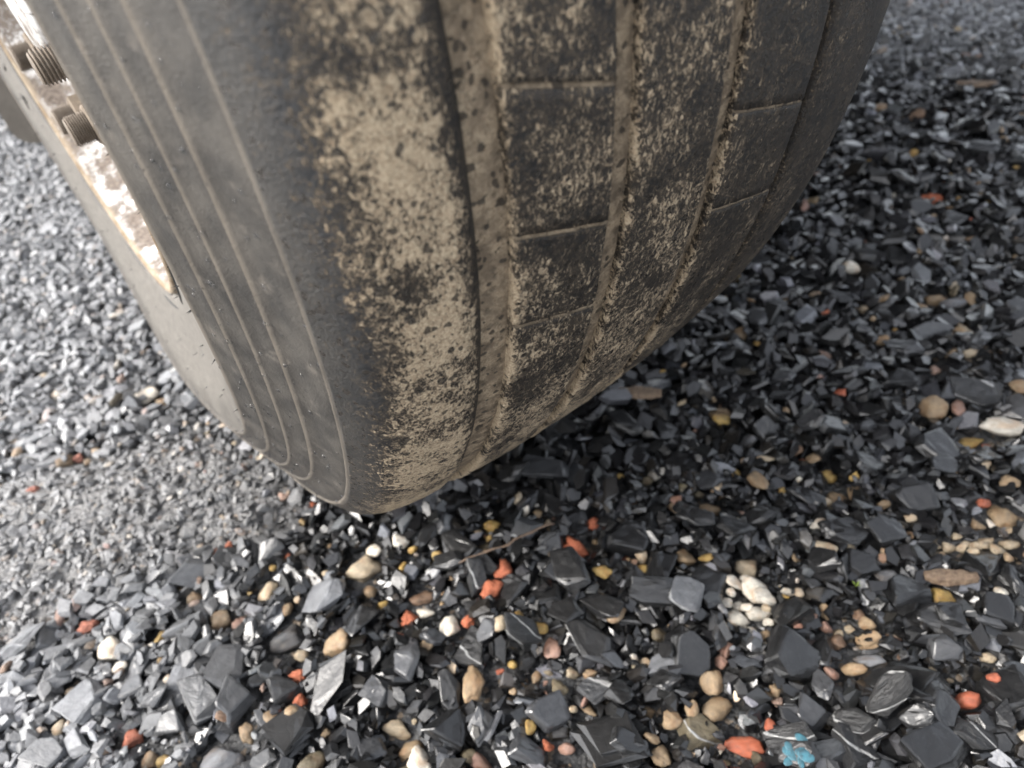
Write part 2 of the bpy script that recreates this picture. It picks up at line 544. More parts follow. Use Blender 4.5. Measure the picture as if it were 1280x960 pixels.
rimp = [(-0.1700, 0.2690), (-0.1820, 0.2684), (-0.1868, 0.2668), (-0.1882, 0.2645), (-0.1878, 0.2618), (-0.1858, 0.2604), (-0.1800, 0.2592), (-0.1650, 0.2580), (-0.1500, 0.2555), (-0.1380, 0.2500),
        (-0.1320, 0.2420), (-0.1310, 0.2300), (-0.1340, 0.2150), (-0.1410, 0.1980), (-0.1480, 0.1860), (-0.1515, 0.1760), (-0.1525, 0.1650), (-0.1525, 0.1000), (-0.1540, 0.0880), (-0.1600, 0.0840),
        (-0.1720, 0.0820), (-0.1760, 0.0760), (-0.1770, 0.0300), (-0.1765, 0.0010)]
rim = link("rim", revolve("rim", rimp, np.arange(0, 360, 1.5), deform=False), white_rust, wheel)
barrel = [(-0.1700, 0.2660), (-0.1300, 0.2600), (-0.0500, 0.2450), (0.0500, 0.2450), (0.1500, 0.2600), (0.1840, 0.2660), (0.1860, 0.2600), (0.1300, 0.2500), (0.0500, 0.2350), (-0.0500, 0.2350), (-0.1200, 0.2380)]
link("rim_barrel", revolve("rim_barrel", barrel, np.arange(0, 360, 3), deform=False), white_rust, rim)

rust_brown = plain("dusty_rust", (0.15, 0.118, 0.085), 0.8, 0, 220, 0.7, (0.085, 0.064, 0.046), 0.4, 0.0005)
steel_rust = plain("thread_steel", (0.12, 0.095, 0.072), 0.6, 0.2, 260, 0.6, (0.20, 0.17, 0.14), 0.3, 0.0003)


def lathe_x(name, prof, seg, parent, mat, smooth=False):
    V, F = [], []
    for (x, r) in prof:
        for k in range(seg):
            a = 2 * math.pi * k / seg
            V.append((x, r * math.cos(a), r * math.sin(a)))
    for i in range(len(prof) - 1):
        for k in range(seg):
            F.append((i * seg + k, i * seg + (k + 1) % seg, (i + 1) * seg + (k + 1) % seg, (i + 1) * seg + k))
    F.append(tuple(range((len(prof) - 1) * seg, len(prof) * seg)))
    return np_mesh(name, V, F, smooth)


nut_me = lathe_x("wheel_nut", [(-0.148, 0.0205), (-0.1545, 0.0205), (-0.1565, 0.0175), (-0.1570, 0.0172), (-0.1735, 0.0172), (-0.1750, 0.0150)], 6, None, rust_brown)
nut_me.materials.append(rust_brown)


def stud_mesh(teeth, tip):
    p = [(-0.150, 0.0100)]
    x0, x1 = -0.1735, tip + 0.0015
    for i in range(teeth):
        w = (x1 - x0) / teeth
        p += [(x0 + w * (i + 0.12), 0.0096), (x0 + w * (i + 0.40), 0.0114), (x0 + w * (i + 0.62), 0.0114), (x0 + w * (i + 0.92), 0.0096)]
    p += [(tip + 0.0008, 0.0102), (tip, 0.0088)]
    me = lathe_x("wheel_stud", p, 28, None, steel_rust)
    me.materials.append(steel_rust)
    return me


fine_stud, coarse_stud = stud_mesh(9, -0.1905), stud_mesh(7, -0.1925)
for k in range(10):
    a = R(26 + 36 * k)
    p = (0, 0.133 * math.cos(a), HUB_Z + 0.133 * math.sin(a))
    o = link("wheel_nut", nut_me, None, rim)
    o.location = p
    o.rotation_euler = (a + 0.3 * k, 0, 0)
    o = link("wheel_stud", coarse_stud if k == 5 else fine_stud, None, rim)
    o.location = p
    o.rotation_euler = (k * 1.3, 0, 0)

# --- water drops on the sidewall and shoulder
n = NT("water")
water = n.set(color=(0.9, 0.92, 0.95), rough=0.03, trans=1.0, ior=1.33)
dV, dF = [], []
ico = bmesh.new()
bmesh.ops.create_icosphere(ico, subdivisions=2, radius=1.0)
iV = np.array([v.co[:] for v in ico.verts])
iF = np.array([[v.index for v in f.verts] for f in ico.faces])
ico.free()
side_x = np.array([p[0] for p in S]); side_r = np.array([p[1] for p in S])
off = 0
for _ in range(420):
    rd = rng.uniform(0.375, 0.479)
    an = rng.uniform(-215, -95)
    xx = np.interp(rd, side_r[5:], side_x[5:]) if rd < 0.461 else np.interp(rd, [0.461, 0.48], [-0.1735, -0.1618])
    c = ring_point(xx, rd, an)
    q = rng.uniform(0.00045, 0.00140) * (1.0 if rng.random() < 0.8 else 1.4)
    dV.append(iV * np.array([0.7 * q, q, q]) + c)
    dF.append(iF + off)
    off += len(iV)
me = fast_mesh("water_drops", np.concatenate(dV), np.concatenate(dF))
me.polygons.foreach_set("use_smooth", np.ones(len(me.polygons), bool))
tag(link("water_drops", me, water, tyre), kind="stuff")


# ------------------------------------------------------------------ ground sheet with the muddy rut
RUT = np.array([(-0.62, 0.20), (-0.472, 0.154), (-0.327, 0.079), (-0.201, 0.047), (-0.178, -0.071), (-0.172, -0.165), (-0.215, -0.205), (-0.289, -0.143), (-0.376, -0.116), (-0.422, -0.124), (-0.503, -0.122), (-0.75, -0.10)])


def rut_amount(x, y, soft=0.09):
    """1 inside the wheel rut of fine mud, falling to 0 just outside"""
    x, y = np.asarray(x, float), np.asarray(y, float)
    inside = np.zeros(x.shape, bool)
    dist = np.full(x.shape, 9.0)
    for (x0, y0), (x1, y1) in zip(RUT, np.roll(RUT, -1, 0)):
        cond = ((y0 > y) != (y1 > y)) & (x < (x1 - x0) * (y - y0) / (y1 - y0 + 1e-12) + x0)
        inside ^= cond
        dx, dy = x1 - x0, y1 - y0
        t = np.clip(((x - x0) * dx + (y - y0) * dy) / (dx * dx + dy * dy), 0, 1)
        dist = np.minimum(dist, np.hypot(x - x0 - t * dx, y - y0 - t * dy))
    sd = np.where(inside, dist, -dist)
    t = np.clip((sd + soft * 0.4) / soft, 0, 1)
    return t * t * (3 - 2 * t)


waves = [(rng.uniform(8, 60), rng.uniform(0, 6.28), rng.uniform(0, 6.28)) for _ in range(26)]


def undulation(x, y):
    h = np.zeros(np.shape(x))
    for f, a, ph in waves:
        h = h + np.sin(f * (x * math.cos(a) + y * math.sin(a)) + ph) * (1.2 / f) * 0.022
    return h


def ground_height(x, y):
    x, y = np.asarray(x, float), np.asarray(y, float)
    far = np.clip((np.hypot(x, y) - 3) / 4, 0, 1)
    return (-0.0215 + 0.9 * undulation(x, y) + 0.0150 * rut_amount(x, y, 0.10)) * (1 - far) - 0.004 * far


def ground_material():
    n = NT("wet_slate_fines")
    oc = n.coord("Object")
    a = n.voronoi(oc, 260, 'F1', "Distance")
    cells = n.sep(n.voronoi(oc, 260, 'F1', "Color"))
    cells2 = n.sep(n.voronoi(oc, 95, 'F1', "Color"))
    b2 = n.voronoi(oc, 95, 'F1', "Distance")
    f = n.noise(oc, 420, 6, 0.65)
    dark = n.mix(cells[0], (0.014, 0.0145, 0.0155), (0.042, 0.043, 0.044))
    dark = n.mix(n.math('MULTIPLY', cells2[1], 0.5), dark, (0.05, 0.05, 0.05))
    rut = n.attr("rut")
    mudc = n.mix(n.maprange(f, 0.3, 0.7), (0.085, 0.085, 0.085), (0.165, 0.163, 0.160))
    mudc = n.mix(n.math('MULTIPLY', cells[1], 0.35), mudc, (0.20, 0.198, 0.194))
    c = n.mix(rut, dark, mudc)
    brown = n.math('GREATER_THAN', cells[2], 0.94)
    c = n.mix(n.math('MULTIPLY', brown, 0.6), c, (0.20, 0.15, 0.10))
    h = n.math('ADD', n.math('MULTIPLY', n.math('SUBTRACT', 1.0, a), 0.8), n.math('MULTIPLY', f, 0.6))
    h = n.math('ADD', h, n.math('MULTIPLY', n.math('SUBTRACT', 1.0, b2), 0.8))
    return n.set(color=c, rough=n.maprange(f, 0.3, 0.7, 0.32, 0.6), normal=n.bump(h, 0.8, 0.003), spec=0.5)


def axis(lo, hi, step, far=80):
    mid = np.arange(lo, hi + 1e-6, step)
    out, d, p = [], step, 0.0
    while p < far:
        d *= 1.35
        p += d
        out.append(p)
    out = np.array(out)
    return np.concatenate([(lo - out)[::-1], mid, hi + out])


gx, gy = axis(-0.80, 1.80, 0.0075), axis(-0.95, 1.70, 0.0075)
GX, GY = np.meshgrid(gx, gy, indexing='ij')
rutv = rut_amount(GX, GY)
GZ = ground_height(GX, GY)
GZ = GZ + rng.normal(0, 0.0009, GZ.shape) * (0.4 + rutv)
nx, ny = GX.shape
idx = np.arange(nx * ny).reshape(nx, ny)
a, b, c, d = idx[:-1, :-1].ravel(), idx[1:, :-1].ravel(), idx[1:, 1:].ravel(), idx[:-1, 1:].ravel()
F3 = np.concatenate([np.stack([a, b, c], 1), np.stack([a, c, d], 1)])
gme = fast_mesh("ground", np.stack([GX, GY, GZ], 2).reshape(-1, 3), F3)
gme.polygons.foreach_set("use_smooth", np.ones(len(gme.polygons), bool))
at = gme.attributes.new("rut", 'FLOAT', 'POINT')
at.data.foreach_set("value", rutv.astype(np.float32).ravel())
tag(link("ground", gme, ground_material()), kind="structure")


# ------------------------------------------------------------------ stone shapes
def hull_mesh(pts, bevel=0.0, smooth=False, name="stone"):
    bm = bmesh.new()
    for p in pts:
        bm.verts.new(p)
    res = bmesh.ops.convex_hull(bm, input=bm.verts[:])
    loose = [v for v in bm.verts if not v.link_faces]
    if loose:
        bmesh.ops.delete(bm, geom=loose, context='VERTS')
    if bevel:
        bmesh.ops.dissolve_limit(bm, angle_limit=R(9), verts=bm.verts[:], edges=bm.edges[:])
        bmesh.ops.bevel(bm, geom=bm.edges[:], offset=bevel, segments=1, affect='EDGES', profile=0.5, clamp_overlap=True)
    bmesh.ops.triangulate(bm, faces=bm.faces[:])
    me = bpy.data.meshes.new(name)
    bm.to_mesh(me)
    bm.free()
    return me


def norm_pts(P):
    P = np.array(P, float)
    lo, hi = P.min(0), P.max(0)
    return (P - (lo + hi) / 2) / (hi - lo)


def slab_pts(r, sharp=1.0):
    k = r.choice((4, 4, 5, 5, 6, 6, 7))
    ph = r.uniform(0, 6.28)
    out = []
    angs = [ph + (i + r.uniform(-0.33, 0.33)) * 2 * math.pi / k for i in range(k)]
    sx, sy = r.uniform(-0.15, 0.15), r.uniform(-0.15, 0.15)
    tx, ty = r.uniform(-0.35, 0.35), r.uniform(-0.35, 0.35)
    for t in angs:
        q = r.uniform(0.75, 1.12)
        x, y = q * math.cos(t), q * math.sin(t)
        top = r.uniform(0.62, 1.0)
        bot = r.uniform(0.70, 1.08)
        out.append((x * top + sx, y * top + sy, 0.5 + tx * x * 0.5 + ty * y * 0.5 + r.uniform(-0.06, 0.06)))
        out.append((x * bot - sx, y * bot - sy, -0.5 + r.uniform(-0.2, 0.12)))
        if r.random() < 0.55:
            m_ = r.uniform(1.0, 1.16)
            out.append((x * m_, y * m_, r.uniform(-0.25, 0.30)))
    return norm_pts(out)


def chunk_pts(r, k=16):
    out = []
    for _ in range(k):
        v = np.array([r.gauss(0, 1) for _ in range(3)])
        v /= np.linalg.norm(v)
        out.append(v * r.uniform(0.8, 1.05))
    return norm_pts(out)


def pebble_data(r, sub=2, amp=0.16):
    bm = bmesh.new()
    bmesh.ops.create_icosphere(bm, subdivisions=sub, radius=1.0)
    dirs = [(np.array([r.gauss(0, 1) for _ in range(3)]), r.uniform(0.5, 1)) for _ in range(11)]
    dirs = [(d_ / np.linalg.norm(d_), w) for d_, w in dirs]
    for v in bm.verts:
        p = np.array(v.co[:])
        s = 1.0
        for d_, w in dirs:
            t = float(p @ d_)
            lim = 1.0 - amp * w
            if t * s > lim:
                s -= 0.85 * (s - lim / t)
        v.co = Vector(p * s)
    P = norm_pts([v.co[:] for v in bm.verts])
    for v, p in zip(bm.verts, P):
        v.co = Vector(p)
    return bm


rs = random.Random(21)


def layered_mesh(r, name="layered"):
    """slate split into leaves: thin slabs of unequal outline on each other"""
    bm_all = bmesh.new()
    base = slab_pts(r)
    k = r.choice((3, 4, 5))
    for i in range(k):
        P = base.copy()
        P[:, 2] = (np.sign(P[:, 2]) * 0.5 * 0.92 + (i - (k - 1) / 2)) / k
        P[:, :2] *= r.uniform(0.78, 1.0)
        P[:, 0] += r.uniform(-0.09, 0.09)
        P[:, 1] += r.uniform(-0.09, 0.09)
        P[:, 2] += P[:, 0] * r.uniform(-0.05, 0.05)
        vs = [bm_all.verts.new(p) for p in P]
        res = bmesh.ops.convex_hull(bm_all, input=vs)
        bmesh.ops.delete(bm_all, geom=[v for v in vs if v.is_valid and not v.link_faces], context='VERTS')
    bmesh.ops.triangulate(bm_all, faces=bm_all.faces[:])
    me = bpy.data.meshes.new(name)
    bm_all.to_mesh(me)
    bm_all.free()
    return me




def chipped(r, me, amp=1.0, cuts=2):
    """break the clean faces of a slab: chipped edges and low cleavage steps running one way"""
    bm = bmesh.new()
    bm.from_mesh(me)
    bmesh.ops.subdivide_edges(bm, edges=bm.edges[:], cuts=cuts, use_grid_fill=True)
    bmesh.ops.triangulate(bm, faces=bm.faces[:])
    sd = Vector((r.uniform(-50, 50), r.uniform(-50, 50), r.uniform(-50, 50)))
    an = r.uniform(0, 3.14)
    ca, sa = math.cos(an), math.sin(an)
    step = r.uniform(0.04, 0.13) * amp
    for v in bm.verts:
        p = v.co.copy()
        u, w = p.x * ca + p.y * sa, -p.x * sa + p.y * ca
        q = Vector((u * 2.2, w * 4.2, p.z * 1.5)) + sd
        h = mnoise.noise(q) + 0.5 * mnoise.noise(q * 2.3)
        h = 0.5 * h + 0.5 * round(h * 3.0) / 3.0
        e = 0.075 * mnoise.noise(p * 4.2 + sd) + 0.045 * mnoise.noise(p * 10 + sd)
        v.co = Vector((p.x * (1 + e * amp), p.y * (1 + e * amp), p.z + step * h * (0.5 + abs(p.z)) + 0.035 * amp * mnoise.noise(p * 12 + sd)))
    for f in bm.faces: f.smooth = False
    bm.to_mesh(me)
    bm.free()
    return me


slate_fine = [chipped(rs, hull_mesh(slab_pts(rs), 0.035, name="slate_chip"), rs.uniform(0.5, 1.1)) for _ in range(44)]
slate_layered = [chipped(rs, layered_mesh(rs, "slate_chip"), 0.45, 1) for _ in range(8)]


def lumpy(r, name, amp, rough, sub=3):
    """a broken, weathered stone: cut by planes, then roughened"""
    bm = pebble_data(r, sub, amp)
    sd = Vector((r.uniform(-50, 50), r.uniform(-50, 50), r.uniform(-50, 50)))
    for v in bm.verts:
        p = v.co.copy()
        v.co = p * (1 + rough * (1.0 * mnoise.noise(p * 3.2 + sd) + 0.55 * mnoise.noise(p * 8 + sd) + 0.3 * mnoise.noise(p * 17 + sd)))
    me = bpy.data.meshes.new(name)
    for f in bm.faces: f.smooth = True
    bm.to_mesh(me); bm.free()
    return me


chunk_fine = [lumpy(rs, "stone_chunk", 0.52, 0.20) for _ in range(16)]
pebble_fine = [lumpy(rs, "pebble", 0.34, 0.11) for _ in range(16)]
brick_fine = [lumpy(rs, "brick_shard", 0.60, 0.42) for _ in range(12)]


def as_arrays(me):
    V = np.empty(len(me.vertices) * 3, np.float32); me.vertices.foreach_get("co", V)
    F = np.empty(len(me.polygons) * 3, np.int32); me.polygons.foreach_get("vertices", F)
    return V.reshape(-1, 3), F.reshape(-1, 3)


slate_low = [as_arrays(hull_mesh(slab_pts(rs))) for _ in range(60)]
chunk_low = [as_arrays(hull_mesh(chunk_pts(rs, 12))) for _ in range(24)]
grit_low = [as_arrays(hull_mesh(chunk_pts(rs, 8))) for _ in range(16)]
pebble_low = []
for _ in range(12):
    bm = pebble_data(rs, 2, 0.30)
    me = bpy.data.meshes.new("tmp")
    bm.to_mesh(me); bm.free()
    pebble_low.append(as_arrays(me))

# ------------------------------------------------------------------ stone materials
TINT = dict(dark=(0.0095, 0.0096, 0.0100), grey=(0.036, 0.037, 0.0395), pale=(0.13, 0.134, 0.142), olive=(0.11, 0.09, 0.055), tan=(0.23, 0.165, 0.098), cream=(0.36, 0.295, 0.205),
            white=(0.58, 0.54, 0.46), yellow=(0.31, 0.21, 0.065), orange=(0.29, 0.078, 0.038), pink=(0.235, 0.14, 0.105), brown=(0.17, 0.105, 0.065))


def stone_material(name, kind, stuff=False):
    n = NT(name)
    oc = n.coord("Object")
    if stuff:
        tint = n.attr("tint", "Color")
        wetn = n.attr("wet", "Fac")
        rnd = n.attr("rnd", "Fac")
        p = oc
        k = 1.0
        scale = 1.0
    else:
        oi = n.new("ShaderNodeObjectInfo")
        tint = oi.outputs["Color"]
        wetn = oi.outputs["Alpha"]
        rnd = oi.outputs["Random"]
        p = n.new("ShaderNodeVectorMath", operation='ADD')
        n.put(p.inputs[0], oc)
        sc = n.new("ShaderNodeVectorMath", operation='SCALE')
        n.put(sc.inputs[0], (1.0, 1.7, 0.6))
        n.put(sc.inputs["Scale"], n.math('MULTIPLY', rnd, 40))
        n.put(p.inputs[1], sc.outputs[0])
        p = p.outputs[0]
        scale = 1 / 40
    f = n.noise(p, 190 * scale, 6, 0.66)
    g = n.noise(p, 700 * scale, 4, 0.6)
    w = n.noise(p, 70 * scale, 3, 0.5)
    c = n.mix(n.maprange(f, 0.28, 0.72), n.mix(1.0, tint, (0.62, 0.62, 0.62), 'MULTIPLY'), tint)
    if kind == 'slate':
        c = n.mix(n.maprange(g, 0.58, 0.78, 0, 0.14), c, (0.14, 0.143, 0.15))
        # cleavage: fine steps across the bedding
        if stuff:
            lay = n.noise(n.mapping(p, (1, 1, 3.0), rot=(0.4, 0.2, 0.5)), 240, 4, 0.6)
        else:
            lay = n.noise(n.mapping(p, (0.8, 2.2, 9.0), rot=(0.05, 0.12, 0.3)), 2.4, 5, 0.62, 0.4)
        h = n.math('ADD', n.math('MULTIPLY', lay, 1.4), n.math('MULTIPLY', f, 0.8))
        h = n.math('ADD', h, n.math('MULTIPLY', g, 0.35))
        if kind == 'slate' and not stuff:
            crk = n.voronoi(n.mapping(p, (1.2, 1.2, 1)), 2.2, 'DISTANCE_TO_EDGE')
            h = n.math('SUBTRACT', h, n.math('MULTIPLY', n.maprange(crk, 0.02, 0.0), 0.5))
        rough = n.maprange(n.math('ADD', n.math('MULTIPLY', w, 0.6), n.math('MULTIPLY', f, 0.4)), 0.35, 0.65, 0.36, 0.66)
        return n.set(color=c, rough=rough, normal=n.bump(h, 0.5, 0.0012), spec=n.math('MULTIPLY_ADD', wetn, -0.13, 0.25), coat=wetn, coat_ior=1.46, coat_rough=n.maprange(w, 0.4, 0.6, 0.06, 0.20), coat_normal=n.bump(n.math('ADD', f, n.math('MULTIPLY', g, 0.4)), 0.30, 0.0009))
    if kind == 'vein':
        lay = n.noise(n.mapping(p, (0.8, 2.2, 9.0), rot=(0.05, 0.12, 0.3)), 2.4, 5, 0.62, 0.4)
        wv = n.new("ShaderNodeTexWave", wave_type='BANDS', bands_direction='DIAGONAL')
        n.put(wv.inputs["Vector"], p); n.put(wv.inputs["Scale"], 0.42); n.put(wv.inputs["Distortion"], 3.0)
        n.put(wv.inputs["Detail"], 3.0); n.put(wv.inputs["Detail Scale"], 1.2)
        v = n.maprange(wv.outputs["Fac"], 0.982, 0.997)
        v = n.math('MULTIPLY', v, n.maprange(f, 0.25, 0.5))
        c = n.mix(v, c, (0.27, 0.27, 0.265))
        h = n.math('ADD', n.math('ADD', n.math('MULTIPLY', lay, 1.3), n.math('MULTIPLY', f, 0.8)), n.math('MULTIPLY', v, 0.3))
        return n.set(color=c, rough=n.maprange(w, 0.35, 0.65, 0.28, 0.6), normal=n.bump(h, 0.75, 0.0022), spec=0.55)
    if kind == 'brick':
        pits = n.maprange(n.voronoi(p, 260 * scale), 0.05, 0.4)
        c = n.mix(n.maprange(g, 0.4, 0.75), c, n.mix(1.0, tint, (1.15, 1.7, 1.9), 'MULTIPLY'))
        h = n.math('ADD', n.math('MULTIPLY', f, 1.0), n.math('MULTIPLY', pits, 0.5))
        return n.set(color=c, rough=0.8, normal=n.bump(h, 0.8, 0.0016), spec=0.3)
    # pebbles and light chunks: mottled, a few darker or rusty stains
    c = n.mix(n.maprange(w, 0.45, 0.70, 0, 0.65), c, n.mix(1.0, tint, (0.62, 0.46, 0.34), 'MULTIPLY'))
    c = n.mix(n.maprange(n.noise(p, 130 * scale, 5, 0.7), 0.5, 0.7, 0, 0.45), c, (0.10, 0.088, 0.072))
    c = n.mix(n.maprange(g, 0.62, 0.75, 0, 0.5), c, (0.12, 0.10, 0.085))
    h = n.math('ADD', f, n.math('MULTIPLY', g, 0.5))
    rough = n.maprange(f, 0.3, 0.7, 0.5, 0.8)
    return n.set(color=c, rough=rough, normal=n.bump(h, 0.55 if kind == 'pebble' else 0.85, 0.0014), spec=0.45)


M_slate, M_vein, M_pebble, M_chunk, M_brick = (stone_material("wet_slate", 'slate'), stone_material("veined_slate", 'vein'), stone_material("river_pebble", 'pebble'),
                                               stone_material("rough_stone", 'chunk'), stone_material("brick_red", 'brick'))
M_slate_stuff, M_pebble_stuff = stone_material("wet_slate_gravel", 'slate', True), stone_material("pebble_gravel", 'pebble', True)
for me in slate_fine + slate_layered: me.materials.append(M_slate)
for me in chunk_fine: me.materials.append(M_chunk)
for me in pebble_fine: me.materials.append(M_pebble)
for me in brick_fine: me.materials.append(M_brick)
vein_meshes = []
for me in slate_fine[:14]:
    m2 = me.copy(); m2.materials.clear(); m2.materials.append(M_vein); vein_meshes.append(m2)

# ------------------------------------------------------------------ heightmap on which the stones pile up
HX0, HY0, HS = -0.85, -1.0, 0.002
HNX, HNY = int(2.75 / HS), int(2.85 / HS)
hx = HX0 + (np.arange(HNX) + 0.5) * HS
hy = HY0 + (np.arange(HNY) + 0.5) * HS
HXX, HYY = np.meshgrid(hx, hy, indexing='ij')
H = ground_height(HXX, HYY)
RUTMAP = rut_amount(HXX, HYY)
del HXX, HYY


def tyre_clear(x, y):
    """height of the underside of the tyre above a point of the ground"""
    ax = abs(x)
    if ax > 0.212 or abs(y) > 0.49:
        return 9.0
    re = 0.497 if ax < 0.150 else 0.497 - (ax - 0.15) * 1.0 if ax < 0.172 else 0.462 - (ax - 0.172) * 1.6
    if abs(y) >= re:
        return 9.0
    return max(HUB_Z - math.sqrt(re * re - y * y), 0.0)


def depth_of(P):
    return float((np.asarray(P) - CAM) @ ROW[2])


def settle(x, y, L, Wd, T, yaw, tilt, sink=0.35, embed=0.0):
    """drop a stone of size L x Wd x T at x, y: returns centre height, rotation matrix; raises the heightmap"""
    rad = 0.5 * max(L, Wd)
    i0, i1 = int((x - rad - HX0) / HS), int((x + rad - HX0) / HS) + 1
    j0, j1 = int((y - rad - HY0) / HS), int((y + rad - HY0) / HS) + 1
    if i0 < 0 or j0 < 0 or i1 >= HNX or j1 >= HNY:
        return None
    sub = H[i0:i1, j0:j1]
    X = hx[i0:i1, None] - x
    Y = hy[None, j0:j1] - y
    cy, sy = math.cos(yaw), math.sin(yaw)
    U = (X * cy + Y * sy) / (0.5 * L)
    W = (-X * sy + Y * cy) / (0.5 * Wd)
    q = U * U + W * W
    m = q < 1.0
    if not m.any():
        return None
    hv = sub[m]
    # slope of what lies beneath
    xs, ys = (X + 0 * Y)[m], (Y + 0 * X)[m]
    if len(hv) >= 6:
        cx_ = float(((xs - xs.mean()) * (hv - hv.mean())).sum() / (((xs - xs.mean()) ** 2).sum() + 1e-9))
        cy_ = float(((ys - ys.mean()) * (hv - hv.mean())).sum() / (((ys - ys.mean()) ** 2).sum() + 1e-9))
    else:
        cx_ = cy_ = 0.0
    cx_ = max(-0.7, min(0.7, cx_)) * 0.7
    cy_ = max(-0.7, min(0.7, cy_)) * 0.7
    zc = float(hv.mean()) * 0.65 + float(hv.max()) * 0.35 + T * (0.5 - sink) - embed
    nrm = Vector((-cx_, -cy_, 1.0)).normalized()
    Rm = Vector((0, 0, 1)).rotation_difference(nrm).to_matrix() @ Euler((tilt[0], tilt[1], 0)).to_matrix() @ Matrix.Rotation(yaw, 3, 'Z')
    lim = tyre_clear(x, y)
    top = zc + T * 0.5
    if lim < 0.2 and top > lim + 0.002:
        zc -= top - lim - 0.002
    A = np.array(Rm)
    nz = A[:, 2]
    plane = zc - (nz[0] * X + nz[1] * Y) / max(nz[2], 0.3)
    surf = plane + T * 0.5 * np.sqrt(np.clip(1 - q * 0.75, 0, 1))
    sub[m] = np.maximum(sub[m], surf[m])
    return zc, A


def hmean(x, y):
    i, j = int((x - HX0) / HS), int((y - HY0) / HS)
    if i < 2 or j < 2 or i >= HNX - 2 or j >= HNY - 2:
        return 9.0
    return float(H[i - 1:i + 2, j - 1:j + 2].mean())


